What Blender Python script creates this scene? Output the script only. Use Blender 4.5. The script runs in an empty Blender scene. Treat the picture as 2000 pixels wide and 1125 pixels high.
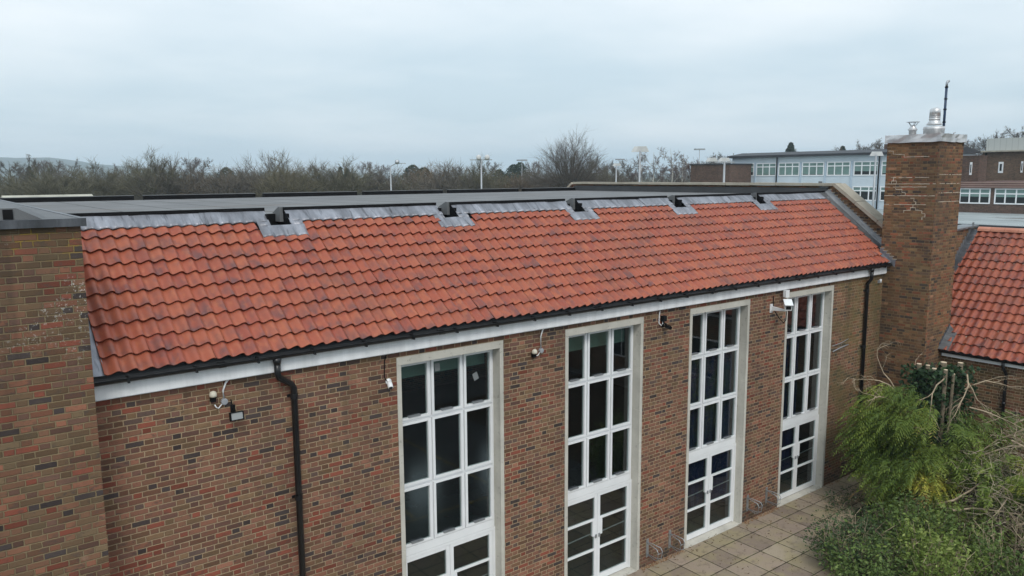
import bpy, math, random
from mathutils import Vector, Matrix, noise as mnoise
PI=math.pi; R=math.radians
S=bpy.context.scene; COL=S.collection
# ------------------------------------------------------------------ camera
cam_d=bpy.data.cameras.new('camera'); cam=bpy.data.objects.new('camera',cam_d); COL.objects.link(cam)
cam_d.sensor_width=36; cam_d.lens=27.27; cam_d.clip_start=.1; cam_d.clip_end=20000
yaw,pit,rol=R(37.6476),R(8.2415),R(-.3352)
f=Vector((math.sin(yaw)*math.cos(pit),math.cos(yaw)*math.cos(pit),-math.sin(pit)))
r=Vector((math.cos(yaw),-math.sin(yaw),0)); u=r.cross(f)
r2=r*math.cos(rol)+u*math.sin(rol); u2=-r*math.sin(rol)+u*math.cos(rol)
M=Matrix((r2,u2,-f)).transposed().to_4x4(); M.translation=Vector((0,-10.35,8.09))
cam.matrix_world=M; S.camera=cam
# ------------------------------------------------------------------ world, sun, exposure
SUN_EL,SUN_AZ=R(46),R(208)      # azimuth from +Y clockwise: the sun is in front of the hall, a little to the left
W=bpy.data.worlds.new('World'); S.world=W; W.use_nodes=True
nt=W.node_tree; nt.nodes.clear()
out=nt.nodes.new('ShaderNodeOutputWorld'); bg=nt.nodes.new('ShaderNodeBackground'); bg2=nt.nodes.new('ShaderNodeBackground')
sky=nt.nodes.new('ShaderNodeTexSky'); sky.sky_type='NISHITA'; sky.sun_disc=False
sky.sun_elevation=SUN_EL; sky.sun_rotation=SUN_AZ; sky.dust_density=3; sky.air_density=1.2
bg.inputs['Strength'].default_value=.1; nt.links.new(sky.outputs[0],bg.inputs[0])
tc=nt.nodes.new('ShaderNodeTexCoord'); sep=nt.nodes.new('ShaderNodeSeparateXYZ'); nt.links.new(tc.outputs['Generated'],sep.inputs[0])
def wm(op,a,b=None):
    n=nt.nodes.new('ShaderNodeMath'); n.operation=op
    for i,v in enumerate((a,b)):
        if v is None: continue
        if isinstance(v,(int,float)): n.inputs[i].default_value=v
        else: nt.links.new(v,n.inputs[i])
    return n.outputs[0]
zz=wm('MAXIMUM',sep.outputs['Z'],0.0); den=wm('ADD',zz,.12)
cv=nt.nodes.new('ShaderNodeCombineXYZ'); nt.links.new(wm('DIVIDE',sep.outputs['X'],den),cv.inputs[0]); nt.links.new(wm('DIVIDE',sep.outputs['Y'],den),cv.inputs[1])
cn=nt.nodes.new('ShaderNodeTexNoise'); cn.inputs['Scale'].default_value=.42; cn.inputs['Detail'].default_value=5; cn.inputs['Roughness'].default_value=.5
nt.links.new(cv.outputs[0],cn.inputs['Vector'])
cr=nt.nodes.new('ShaderNodeValToRGB'); nt.links.new(cn.outputs['Fac'],cr.inputs[0])
cr.color_ramp.elements[0].position=.38; cr.color_ramp.elements[0].color=(.55,.665,.74,1)
cr.color_ramp.elements[1].position=.64; cr.color_ramp.elements[1].color=(.82,.87,.905,1)
# an overcast sky is brighter overhead than at the horizon
lift=wm('ADD',wm('MULTIPLY',wm('POWER',zz,1.6),.3),1.0)
mx=nt.nodes.new('ShaderNodeVectorMath'); mx.operation='SCALE'; nt.links.new(cr.outputs[0],mx.inputs[0]); nt.links.new(lift,mx.inputs['Scale'])
nt.links.new(mx.outputs[0],bg2.inputs[0]); bg2.inputs['Strength'].default_value=1.13
ms=nt.nodes.new('ShaderNodeMixShader'); ms.inputs[0].default_value=.88
nt.links.new(bg.outputs[0],ms.inputs[1]); nt.links.new(bg2.outputs[0],ms.inputs[2]); nt.links.new(ms.outputs[0],out.inputs['Surface'])
sd=bpy.data.lights.new('sun','SUN'); sun=bpy.data.objects.new('sun',sd); COL.objects.link(sun)
sd.energy=1.25; sd.angle=R(18); sd.color=(1,.965,.91)
sv=Vector((math.sin(SUN_AZ)*math.cos(SUN_EL),math.cos(SUN_AZ)*math.cos(SUN_EL),math.sin(SUN_EL)))
sun.rotation_euler=sv.to_track_quat('Z','Y').to_euler(); sun.location=(0,-30,40)
S.view_settings.view_transform='Standard'; S.view_settings.look='None'; S.view_settings.exposure=.2; S.view_settings.gamma=1
S.render.engine='CYCLES'
S.cycles.max_bounces=8; S.cycles.diffuse_bounces=3; S.cycles.glossy_bounces=3; S.cycles.transparent_max_bounces=8; S.cycles.volume_bounces=1
S.cycles.use_denoising=True
# ------------------------------------------------------------------ node helper
class NT:
    def __init__(s,name,rough=.8,spec=.3,metal=0):
        s.m=bpy.data.materials.new(name); s.m.use_nodes=True; s.t=s.m.node_tree
        s.b=s.t.nodes['Principled BSDF']; s.b.inputs['Roughness'].default_value=rough
        s.b.inputs['Specular IOR Level'].default_value=spec; s.b.inputs['Metallic'].default_value=metal
        s._pos=None
    def set(s,n,i,v):
        if v is None: return
        if hasattr(v,'node'): s.t.links.new(v,n.inputs[i])
        else: n.inputs[i].default_value=v
    def math(s,op,a,b=None,c=None):
        n=s.t.nodes.new('ShaderNodeMath'); n.operation=op
        for i,v in enumerate((a,b,c)): s.set(n,i,v)
        return n.outputs[0]
    def pos(s):
        if s._pos is None:
            g=s.t.nodes.new('ShaderNodeNewGeometry'); s._pos=g.outputs['Position']; s._nor=g.outputs['True Normal']
        return s._pos
    def xyz(s,v):
        n=s.t.nodes.new('ShaderNodeSeparateXYZ'); s.t.links.new(v,n.inputs[0]); return n.outputs
    def vec(s,x,y,z=0.):
        n=s.t.nodes.new('ShaderNodeCombineXYZ'); s.set(n,0,x); s.set(n,1,y); s.set(n,2,z); return n.outputs[0]
    def vscale(s,v,sc):
        n=s.t.nodes.new('ShaderNodeVectorMath'); n.operation='MULTIPLY'; s.t.links.new(v,n.inputs[0]); n.inputs[1].default_value=sc; return n.outputs[0]
    def vadd(s,a,b):
        n=s.t.nodes.new('ShaderNodeVectorMath'); n.operation='ADD'; s.t.links.new(a,n.inputs[0]); s.t.links.new(b,n.inputs[1]); return n.outputs[0]
    def noise(s,sc,det=3,ro=.55,v=None,col=False):
        n=s.t.nodes.new('ShaderNodeTexNoise'); n.inputs['Scale'].default_value=sc; n.inputs['Detail'].default_value=det; n.inputs['Roughness'].default_value=ro
        s.t.links.new(v if v is not None else s.pos(),n.inputs['Vector']); return n.outputs['Color' if col else 'Fac']
    def white(s,v,dim='3D'):
        n=s.t.nodes.new('ShaderNodeTexWhiteNoise'); n.noise_dimensions=dim
        s.t.links.new(v,n.inputs['W' if dim=='1D' else 'Vector']); return n.outputs['Value'],n.outputs['Color']
    def ramp(s,fac,stops,const=False):
        n=s.t.nodes.new('ShaderNodeValToRGB'); s.t.links.new(fac,n.inputs[0]); e=n.color_ramp.elements
        if const: n.color_ramp.interpolation='CONSTANT'
        while len(e)<len(stops): e.new(.5)
        for i,(p,c) in enumerate(stops):
            e[i].position=p; e[i].color=(c,c,c,1) if isinstance(c,(int,float)) else (*c,1)
        return n.outputs[0]
    def mix(s,fac,a,b,mode='MIX'):
        n=s.t.nodes.new('ShaderNodeMix'); n.data_type='RGBA'; n.blend_type=mode
        s.set(n,0,fac)
        for i,v in ((6,a),(7,b)):
            if isinstance(v,tuple): v=(*v,1) if len(v)==3 else v
            s.set(n,i,v)
        return n.outputs[2]
    def sstep(s,x,a,b):
        n=s.t.nodes.new('ShaderNodeMapRange'); n.interpolation_type='SMOOTHSTEP'; s.set(n,0,x); n.inputs[1].default_value=a; n.inputs[2].default_value=b; return n.outputs[0]
    def color(s,c):
        s.set(s.b,'Base Color',(*c,1) if isinstance(c,tuple) else c)
    def bump(s,h,st=.5,d=.01):
        n=s.t.nodes.new('ShaderNodeBump'); n.inputs['Strength'].default_value=st; n.inputs['Distance'].default_value=d
        s.t.links.new(h,n.inputs['Height']); s.t.links.new(n.outputs[0],s.b.inputs['Normal'])
    def attr(s,name):
        n=s.t.nodes.new('ShaderNodeAttribute'); n.attribute_name=name; return n
def plain(name,c,rough=.6,var=.12,sc=3.,metal=0,spec=.3,bump=0,stretch=(1,1,1)):
    k=NT(name,rough,spec,metal); v=k.vscale(k.pos(),stretch)
    n=k.noise(sc,4,.6,v); lo=tuple(x*(1-var) for x in c); hi=tuple(min(1,x*(1+var)) for x in c)
    k.color(k.ramp(n,[(.3,lo),(.7,hi)]))
    if bump: k.bump(k.noise(sc*4,3,.6,v),.4,bump)
    return k.m
BR=[(0,(0.196,0.09855,0.063)),(0.18,(0.232,0.1095,0.0728)),(0.34,(0.172,0.0949,0.0574)),(0.46,(0.232,0.07154,0.0462)),(0.57,(0.16,0.08395,0.063)),(0.68,(0.28,0.1278,0.0826)),(0.76,(0.2,0.1241,0.07)),(0.84,(0.0656,0.04964,0.0476)),(0.92,(0.112,0.073,0.0595)),(0.975,(0.336,0.2117,0.133))]
def brick(name,stops=BR,mortar=(.41,.3,.19),moss=0,lichen=0,gain=1.,mossx=None,course=.075,stain=0):
    k=NT(name,.88,.2); p=k.pos(); nx=k.xyz(k._nor); X=k.xyz(p)
    wob=k.math('MULTIPLY',k.math('SUBTRACT',k.noise(22,3,.6),.5),.013)
    isx=k.math('GREATER_THAN',k.math('ABSOLUTE',nx[0]),.6)
    uu=k.math('ADD',k.math('MULTIPLY',isx,X[1]),k.math('MULTIPLY',k.math('SUBTRACT',1.,isx),X[0]))
    uu=k.math('ADD',uu,wob); z=k.math('ADD',X[2],wob)
    cz=k.math('DIVIDE',z,course); row=k.math('FLOOR',cz); fz=k.math('FRACT',cz)
    P=course*4.5; odd=k.math('FRACT',k.math('MULTIPLY',row,.5))
    rj=k.white(k.vec(row,3.3,0.))[0]
    up=k.math('ADD',k.math('DIVIDE',uu,P),k.math('ADD',odd,k.math('MULTIPLY',rj,.06)))
    cell=k.math('FLOOR',up); fu=k.math('FRACT',up)
    hd=k.math('GREATER_THAN',fu,.667)
    bid=k.vec(k.math('ADD',k.math('MULTIPLY',cell,2.),hd),row,isx)
    v,c=k.white(bid); cc=k.xyz(c)
    # distance to the joints, metres
    dz=k.math('MULTIPLY',k.math('MINIMUM',fz,k.math('SUBTRACT',1.,fz)),course)
    du=k.math('MINIMUM',k.math('MINIMUM',fu,k.math('SUBTRACT',1.,fu)),k.math('ABSOLUTE',k.math('SUBTRACT',fu,.667)))
    du=k.math('MULTIPLY',du,P)
    d=k.math('MINIMUM',dz,du)
    mask=k.sstep(d,.0045,.0095)
    # headers are redder, stretchers browner
    vv=k.math('ADD',k.math('MULTIPLY',v,.97),k.math('MULTIPLY',hd,.0))
    col=k.ramp(vv,stops,True)
    br=k.math('ADD',.72*gain,k.math('MULTIPLY',cc[1],.55*gain))
    col=k.mix(1.,col,k.vec(br,br,br),'MULTIPLY')
    # each brick: burnt patches and dark specks
    off=k.vadd(k.vscale(p,(1,1,1.6)),k.vscale(c,(7,7,7)))
    patch=k.sstep(k.noise(11,3,.6,off),.5,.66)
    col=k.mix(k.math('MULTIPLY',patch,k.math('MULTIPLY',cc[2],.75)),col,(.085,.066,.055))
    speck=k.sstep(k.noise(75,2,.5),.64,.72); col=k.mix(k.math('MULTIPLY',speck,.75),col,(.035,.03,.027))
    mv=k.noise(4,3,.6); mcol=k.mix(mv,tuple(x*.62 for x in mortar),tuple(min(1,x*1.22) for x in mortar))
    if lichen:
        hz=k.math('ADD',k.sstep(X[2],7.05,7.5),-.12); ln=k.noise(5.5,4,.6)
        hz=k.math('MAXIMUM',hz,0.)
        mcol=k.mix(k.math('MULTIPLY',k.sstep(ln,.52,.58),hz),mcol,(.42,.27,.035))
    base=k.mix(mask,mcol,col)
    if lichen:
        wn=k.noise(34,5,.7); wl=k.noise(1.3,3,.5,k.vadd(p,k.vec(3.,1.,5.)))
        m=k.math('MULTIPLY',k.math('MULTIPLY',k.sstep(wn,.57,.62),k.sstep(wl,.5,.62)),k.sstep(X[2],5.6,7.2))
        base=k.mix(m,base,(.62,.6,.55))
        base=k.mix(k.math('MULTIPLY',hz,.45),base,(.085,.066,.035))
    if moss:
        mn=k.noise(1.1,5,.65); mm=k.sstep(mn,.34,.64)
        if mossx: mm=k.math('MULTIPLY',mm,k.sstep(X[0],*mossx))
        base=k.mix(k.math('MULTIPLY',mm,moss),base,k.mix(k.noise(18,3),(.115,.1,.035),(.2,.165,.06)))
    if stain:
        base=k.mix(k.math('MULTIPLY',k.sstep(k.noise(.9,4,.6,k.vscale(p,(1,1,.35))),.45,.7),stain),base,(.06,.048,.04))
    run=k.math('MULTIPLY',k.sstep(k.noise(1.5,4,.6,k.vscale(p,(1.6,1.6,.12))),.52,.72),k.sstep(X[2],3.2,5.4)); base=k.mix(k.math('MULTIPLY',run,.45),base,(.055,.044,.034))
    eff=k.math('MULTIPLY',k.sstep(k.noise(2.6,5,.7,k.vadd(p,k.vec(9.,4.,2.))),.62,.74),.22); base=k.mix(eff,base,(.42,.34,.26))
    dr=k.math('ADD',.72,k.math('MULTIPLY',k.noise(.42,4,.6,k.vadd(p,k.vec(1.,7.,3.))),.56)); base=k.mix(1.,base,k.vec(dr,dr,dr),'MULTIPLY')
    foot_dark=k.math('MULTIPLY',k.math('SUBTRACT',1.,k.sstep(X[2],.1,.5)),.5); base=k.mix(foot_dark,base,(.07,.055,.04))  # darker towards the foot of the wall
    k.color(base)
    h=k.math('ADD',k.math('MULTIPLY',mask,1.),k.math('MULTIPLY',k.noise(60,3,.6),.35)); k.bump(h,1.0,.011)
    return k.m
def tile_mat(name,gain=1.,specks=0):
    k=NT(name,.48,.35); rn=k.attr('tile_rnd').outputs['Fac']; p=k.pos()
    uv=k.t.nodes.new('ShaderNodeUVMap'); uv.uv_map='UVMap'; U=k.xyz(uv.outputs[0])
    v,c=k.white(rn,'1D'); cc=k.xyz(c)
    col=k.ramp(v,[(0,(.42,.105,.058)),(.25,(.445,.118,.063)),(.5,(.475,.135,.07)),(.75,(.43,.108,.06)),(1,(.365,.09,.057))])
    off=k.vadd(k.vec(k.math('MULTIPLY',U[0],.9),k.math('MULTIPLY',U[1],.8),0.),k.vscale(c,(37,23,11)))
    sm=k.sstep(k.noise(1.7,2,.5,off),.4,.68)
    w=k.math('MULTIPLY',k.math('SUBTRACT',1.25,k.math('MULTIPLY',U[1],.95)),k.math('ADD',.35,k.math('MULTIPLY',cc[0],.6)))
    col=k.mix(k.math('MULTIPLY',sm,w),col,(.2,.082,.075))
    # lighter orange flash and dirt
    col=k.mix(k.math('MULTIPLY',k.sstep(k.noise(3,2,.5,k.vadd(off,k.vec(5.,2.,1.))),.5,.75),.4),col,(.56,.19,.085))
    dirt=k.noise(1.1,5,.65); col=k.mix(k.math('MULTIPLY',k.sstep(dirt,.46,.72),.4),col,(.17,.085,.065)); lc=k.noise(38,4,.7); col=k.mix(k.math('MULTIPLY',k.math('GREATER_THAN',lc,.735),.6),col,(.6,.52,.44))
    wh=k.sstep(k.noise(24,4,.7,k.vadd(p,k.vec(2.,0.,0.))),.66,.72); col=k.mix(k.math('MULTIPLY',wh,.22),col,(.6,.45,.38))
    if specks:
        du=k.math('SUBTRACT',U[0],k.math('ADD',.3,k.math('MULTIPLY',cc[1],.25))); dv=k.math('SUBTRACT',U[1],k.math('ADD',.76,k.math('MULTIPLY',cc[2],.1)))
        d2=k.math('SQRT',k.math('ADD',k.math('POWER',k.math('MULTIPLY',du,1.3),2.),k.math('POWER',k.math('MULTIPLY',dv,1.),2.)))
        d2=k.math('ADD',d2,k.math('MULTIPLY',k.math('SUBTRACT',k.noise(30,3),.5),.22))
        spots=k.math('MULTIPLY',k.math('LESS_THAN',d2,.075),k.math('GREATER_THAN',k.noise(.55,2),.46))
        col=k.mix(spots,col,(.72,.66,.55))
    g=k.vec(gain,gain,gain); col=k.mix(1.,col,g,'MULTIPLY')
    k.color(col); k.bump(k.noise(45,3,.6),.25,.004)
    return k.m
def glass_mat():
    k=NT('window_glass'); t=k.t; t.nodes.remove(k.b)
    o=t.nodes['Material Output']; tr=t.nodes.new('ShaderNodeBsdfTransparent'); tr.inputs[0].default_value=(.74,.8,.79,1)
    gl=t.nodes.new('ShaderNodeBsdfGlossy'); gl.inputs['Roughness'].default_value=.015; gl.inputs[0].default_value=(.95,.97,1,1)
    fr=t.nodes.new('ShaderNodeFresnel'); fr.inputs[0].default_value=1.45
    mxs=t.nodes.new('ShaderNodeMixShader'); mt=t.nodes.new('ShaderNodeMath'); mt.operation='MULTIPLY_ADD'; mt.inputs[1].default_value=1.5; mt.inputs[2].default_value=.02
    gm=t.nodes.new('ShaderNodeNewGeometry'); inv=t.nodes.new('ShaderNodeMath'); inv.operation='SUBTRACT'; inv.inputs[0].default_value=1; t.links.new(gm.outputs['Backfacing'],inv.inputs[1]); mu=t.nodes.new('ShaderNodeMath'); mu.operation='MULTIPLY'; t.links.new(inv.outputs[0],mu.inputs[1]); t.links.new(fr.outputs[0],mt.inputs[0]); t.links.new(mt.outputs[0],mu.inputs[0]); t.links.new(mu.outputs[0],mxs.inputs[0]); t.links.new(tr.outputs[0],mxs.inputs[1]); t.links.new(gl.outputs[0],mxs.inputs[2]); t.links.new(mxs.outputs[0],o.inputs[0])
    return k.m
def stone_mat(name,c=(.5,.47,.4),dark=.5):
    k=NT(name,.9,.15); n=k.noise(2.2,5,.65); n2=k.noise(14,4,.65); z=k.noise(.8,3,.5,k.vscale(k.pos(),(2,2,.5)))
    col=k.ramp(n,[(.3,tuple(x*.78 for x in c)),(.7,c)])
    col=k.mix(k.math('MULTIPLY',k.sstep(z,.5,.72),dark),col,tuple(x*.45 for x in c))
    col=k.mix(k.math('MULTIPLY',k.sstep(n2,.6,.72),.5),col,(.12,.11,.085))
    k.color(col); k.bump(n2,.4,.004); return k.m
def felt_mat(name,c=(.09,.095,.1),seams=0):
    k=NT(name,.72,.3); X=k.xyz(k.pos()); n=k.noise(1.1,5,.6); g=k.noise(160,2,.6)
    col=k.ramp(n,[(.3,tuple(x*.78 for x in c)),(.72,tuple(x*1.3 for x in c))])
    col=k.mix(k.math('MULTIPLY',k.sstep(g,.5,.7),.25),col,tuple(x*1.8 for x in c))
    if seams:
        fx=k.math('FRACT',k.math('DIVIDE',k.math('ADD',X[0],k.math('MULTIPLY',k.noise(1.5,2),.05)),1.0)); s1=k.math('LESS_THAN',fx,.05)
        fy=k.math('FRACT',k.math('DIVIDE',k.math('ADD',X[1],.4),5.2)); s2=k.math('LESS_THAN',fy,.014)
        sh=k.white(k.vec(k.math('FLOOR',X[0]),k.math('FLOOR',k.math('DIVIDE',k.math('ADD',X[1],.4),5.2)),0.))[0]
        col=k.mix(k.math('MULTIPLY',sh,.3),col,tuple(x*.7 for x in c))
        col=k.mix(k.math('MAXIMUM',s1,s2),col,tuple(x*.3 for x in c))
        pond=k.sstep(k.noise(.35,3,.5,k.vscale(k.pos(),(.6,2.,1))),.6,.66); col=k.mix(k.math('MULTIPLY',pond,.35),col,(.16,.125,.11))
    k.color(col); k.bump(g,.3,.002); return k.m
def lead_mat(name,c=(.2,.21,.24)):
    k=NT(name,.42,.45,.35); p=k.pos(); n=k.noise(2.6,5,.65,k.vscale(p,(1.6,.5,.5))); n2=k.noise(9,4,.6,k.vscale(p,(2,.5,.5))); st=k.noise(13,3,.6,k.vscale(p,(1.5,.18,.18)))
    col=k.ramp(n,[(.28,tuple(x*.6 for x in c)),(.5,c),(.72,tuple(min(1,x*1.65) for x in c))])
    col=k.mix(k.math('MULTIPLY',k.sstep(n2,.6,.75),.4),col,(.36,.37,.4)); col=k.mix(k.math('MULTIPLY',k.sstep(st,.56,.68),.6),col,(.075,.078,.09)); k.color(col); k.bump(n,.5,.02); return k.m
def leaf_mat(name,cols,rough=.55,trans=.25):
    k=NT(name,rough,.3); a=k.attr('leaf_rnd').outputs['Fac']
    k.color(k.ramp(a,cols)); 
    t=k.t; o=t.nodes['Material Output']; tl=t.nodes.new('ShaderNodeBsdfTranslucent'); mxs=t.nodes.new('ShaderNodeMixShader'); mxs.inputs[0].default_value=trans
    t.links.new(k.ramp(a,cols),tl.inputs[0]); t.links.new(k.b.outputs[0],mxs.inputs[1]); t.links.new(tl.outputs[0],mxs.inputs[2]); t.links.new(mxs.outputs[0],o.inputs[0])
    return k.m
def bark_mat(name,c,var=.4,sc=6):
    return plain(name,c,.9,var,sc,0,.1)
# ------------------------------------------------------------------ mesh helper
class MB:
    def __init__(s): s.v=[]; s.f=[]; s.a=[]; s.uv=[]
    def quad(s,a,b,c,d): i=len(s.v); s.v+=[a,b,c,d]; s.f.append((i,i+1,i+2,i+3))
    def poly(s,pts): i=len(s.v); s.v+=list(pts); s.f.append(tuple(range(i,i+len(pts))))
    def box(s,x0,y0,z0,x1,y1,z1):
        i=len(s.v); s.v+=[(x0,y0,z0),(x1,y0,z0),(x1,y1,z0),(x0,y1,z0),(x0,y0,z1),(x1,y0,z1),(x1,y1,z1),(x0,y1,z1)]
        s.f+=[(i,i+3,i+2,i+1),(i+4,i+5,i+6,i+7),(i,i+1,i+5,i+4),(i+1,i+2,i+6,i+5),(i+2,i+3,i+7,i+6),(i+3,i,i+4,i+7)]; return s
    def obox(s,c,ax,ay,az):
        c,ax,ay,az=map(Vector,(c,ax,ay,az)); i=len(s.v)
        for sz in (-1,1):
            for sx,sy in ((-1,-1),(1,-1),(1,1),(-1,1)): s.v.append(tuple(c+ax*sx+ay*sy+az*sz))
        s.f+=[(i,i+3,i+2,i+1),(i+4,i+5,i+6,i+7),(i,i+1,i+5,i+4),(i+1,i+2,i+6,i+5),(i+2,i+3,i+7,i+6),(i+3,i,i+4,i+7)]; return s
    def prism(s,pts,d):      # planar polygon pts extruded by vector d
        d=Vector(d); n=len(pts); i=len(s.v); s.v+=[tuple(p) for p in pts]+[tuple(Vector(p)+d) for p in pts]
        s.f.append(tuple(range(i,i+n))); s.f.append(tuple(range(i+2*n-1,i+n-1,-1)))
        for k in range(n): a=i+k; b=i+(k+1)%n; s.f.append((a,a+n,b+n,b))
        return s
    def tube(s,pts,rad,n=8,caps=True):
        pts=[Vector(p) for p in pts]; m=len(pts)
        if not isinstance(rad,(list,tuple)): rad=[rad]*m
        base=len(s.v); up=None
        for k,p in enumerate(pts):
            d=(pts[min(k+1,m-1)]-pts[max(k-1,0)]); d=d.normalized() if d.length>1e-9 else Vector((0,0,1))
            if up is None: up=Vector((0,0,1)) if abs(d.z)<.9 else Vector((1,0,0))
            x=up.cross(d); x=x.normalized() if x.length>1e-6 else d.orthogonal().normalized(); y=d.cross(x); up=y.cross(x)*-1 if False else up
            for j in range(n):
                a=2*PI*j/n; s.v.append(tuple(p+(x*math.cos(a)+y*math.sin(a))*rad[k]))
        for k in range(m-1):
            for j in range(n):
                a=base+k*n+j; b=base+k*n+(j+1)%n; s.f.append((a,b,b+n,a+n))
        if caps: s.f.append(tuple(range(base+n-1,base-1,-1))); s.f.append(tuple(range(base+(m-1)*n,base+m*n)))
        return s
    def lathe(s,c,prof,n=20,ax=Vector((0,0,1))):
        c=Vector(c); s.tube([c+ax*(z if k==0 or z!=prof[k-1][1] else z+1e-5) for k,(rr,z) in enumerate(prof)],[rr for rr,z in prof],n); return s
    def build(s,name,mat,parent=None,smooth=False,origin=None,attr=None):
        off=Vector(origin) if origin is not None else Vector((0,0,0))
        if parent is not None:
            off=W_LOC.get(parent.name,Vector((0,0,0)))
        me=bpy.data.meshes.new(name)
        vs=s.v if off.length==0 else [(a-off.x,b-off.y,c-off.z) for a,b,c in s.v]
        me.from_pydata(vs,[],s.f)
        if mat is not None: me.materials.append(mat)
        if attr:
            at=me.attributes.new(attr,'FLOAT','FACE'); at.data.foreach_set('value',s.a)
        if s.uv:
            ul=me.uv_layers.new(name='UVMap'); ul.data.foreach_set('uv',[q for fuv in s.uv for p in fuv for q in p])
        if smooth is True: me.polygons.foreach_set('use_smooth',[True]*len(s.f))
        elif isinstance(smooth,list): me.polygons.foreach_set('use_smooth',smooth)
        me.update()
        o=bpy.data.objects.new(name,me); COL.objects.link(o)
        if parent is not None: o.parent=parent
        else: o.location=off
        W_LOC[o.name]=off.copy()
        return o
W_LOC={}
def split(m,name,mat,parent,smooth=False):   # every loose piece becomes a mesh of its own
    par=list(range(len(m.v)))
    def fd(a):
        while par[a]!=a: par[a]=par[par[a]]; a=par[a]
        return a
    for fc in m.f:
        for q in fc[1:]: par[fd(q)]=fd(fc[0])
    gr={}
    for fc in m.f: gr.setdefault(fd(fc[0]),[]).append(fc)
    out_=[]
    for fs in gr.values():
        ids=sorted({q for fc in fs for q in fc}); mp={q:i for i,q in enumerate(ids)}; k_=MB(); k_.v=[m.v[q] for q in ids]; k_.f=[tuple(mp[q] for q in fc) for fc in fs]; out_.append(k_.build(name,mat,parent,smooth))
    return out_
def tag(o,label=None,cat=None,group=None,kind=None):
    if label: o['label']=label
    if cat: o['category']=cat
    if group: o['group']=group
    if kind: o['kind']=kind
    return o
def thing(name,loc,label,cat,group=None):
    o=bpy.data.objects.new(name,None); COL.objects.link(o); o.location=loc; o.empty_display_size=.3
    W_LOC[o.name]=Vector(loc); return tag(o,label,cat,group)
def copy_tree(o,loc,rz=0,sc=1,label=None,parent=None):
    c=o.copy(); COL.objects.link(c)
    if parent is not None: c.parent=parent
    else:
        c.location=loc; c.rotation_euler=(0,0,rz); c.scale=sc if isinstance(sc,tuple) else (sc,sc,sc)
        if label: c['label']=label
    for ch in [x for x in COL.objects if x.parent==o]: copy_tree(ch,None,parent=c)
    return c
# ------------------------------------------------------------------ materials
M_BR=brick('hall_brick',moss=.62,mossx=(16.8,18.9),stain=.3)
BRP=[(0,(0.1785,0.09394,0.05772)),(0.2,(0.1997,0.09625,0.0592)),(0.36,(0.1403,0.08855,0.0518)),(0.52,(0.221,0.0693,0.0444)),(0.64,(0.1403,0.077,0.0555)),(0.76,(0.2465,0.1078,0.0666)),(0.85,(0.1615,0.1116,0.06512)),(0.92,(0.0595,0.0462,0.0444))]
M_BRP=brick('block_brick',BRP,mortar=(.24,.18,.105),lichen=1,stain=.3)
BRC=[(0,(.185,.095,.052)),(.2,(.22,.115,.06)),(.38,(.14,.08,.05)),(.52,(.255,.092,.052)),(.66,(.115,.068,.048)),(.78,(.21,.13,.068)),(.87,(.06,.045,.042)),(.94,(.29,.15,.085))]
M_BRC=brick('chimney_brick',BRC,mortar=(.27,.185,.105),moss=.1,gain=1.0,stain=.4)
M_BRW=brick('wing_brick',[(p,tuple(x*.75 for x in c)) for p,c in BR],mortar=(.42,.31,.2),moss=.3)
M_BRF=brick('far_brick',[(0,(.11,.07,.055)),(.35,(.13,.08,.062)),(.65,(.095,.064,.053)),(.85,(.145,.08,.06))],mortar=(.16,.12,.09))
M_BRT=brick('tower_brick',[(0,(.13,.08,.055)),(.35,(.16,.1,.065)),(.65,(.11,.075,.055)),(.85,(.15,.085,.06))],mortar=(.2,.16,.11))
M_TILE=tile_mat('roof_tile',.78); M_TILE2=tile_mat('wing_roof_tile',.74,1)
M_GLASS=glass_mat(); M_STONE=stone_mat('jamb_stone',(.6,.575,.51),.4); M_COPE=stone_mat('coping_stone',(.43,.39,.32),.5)
M_WHITE=plain('white_plastic',(.8,.81,.82),.35,.05,2,0,.4); M_FASCIA=plain('fascia_board',(.82,.83,.84),.4,.12,2.2,0,.4,0,(2.5,1,.25))
M_BLACK=plain('black_plastic',(.012,.012,.013),.35,.3,4,0,.45); M_TRIM=plain('black_trim',(.008,.008,.009),.7,.3,3,0,.12)
M_FELT=felt_mat('roof_felt',(.155,.156,.158),1); M_FELTP=felt_mat('kerb_felt',(.13,.135,.14)); M_FELTD=felt_mat('dark_felt',(.055,.057,.06))
M_LEAD=lead_mat('lead_sheet',(.225,.232,.26)); M_LEADD=lead_mat('dull_lead',(.16,.165,.172))
M_STEEL=plain('galvanised_steel',(.4,.42,.44),.4,.15,12,.7); M_INOX=plain('bright_steel',(.6,.6,.6),.42,.15,14,.8)
M_GDK=plain('dark_pane',(.015,.018,.02),.1,.2,1,0,.5); M_EDGE=lead_mat('dark_edge_metal',(.085,.09,.1)); M_MORT=plain('cement_mortar',(.5,.44,.35),.9,.15,20)
# ------------------------------------------------------------------ ground
k=NT('grass_field',.95,.1); n=k.noise(.05,5,.6); k.color(k.ramp(n,[(.3,(.06,.075,.025)),(.7,(.1,.11,.045))])); M_GRASS=k.m
g=MB(); g.quad((-4000,-4000,0),(4000,-4000,0),(4000,4000,0),(-4000,4000,0)); tag(g.build('ground',M_GRASS),kind='structure')
k=NT('asphalt',.9,.2); k.color(k.ramp(k.noise(.6,5,.6),[(.3,(.05,.055,.056)),(.7,(.085,.09,.088))])); k.bump(k.noise(90,2),.3,.004); M_ASPH=k.m
g=MB(); g.quad((-40,-80,.004),(60,-80,.004),(60,-3.3,.004),(-40,-3.3,.004)); tag(g.build('car_park',M_ASPH),kind='structure')
k=NT('yellow_line_paint',.8,.2); k.color(k.ramp(k.noise(6,4,.6),[(.4,(.085,.08,.05)),(.6,(.22,.17,.05))])); M_YEL=k.m
g=MB()
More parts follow.
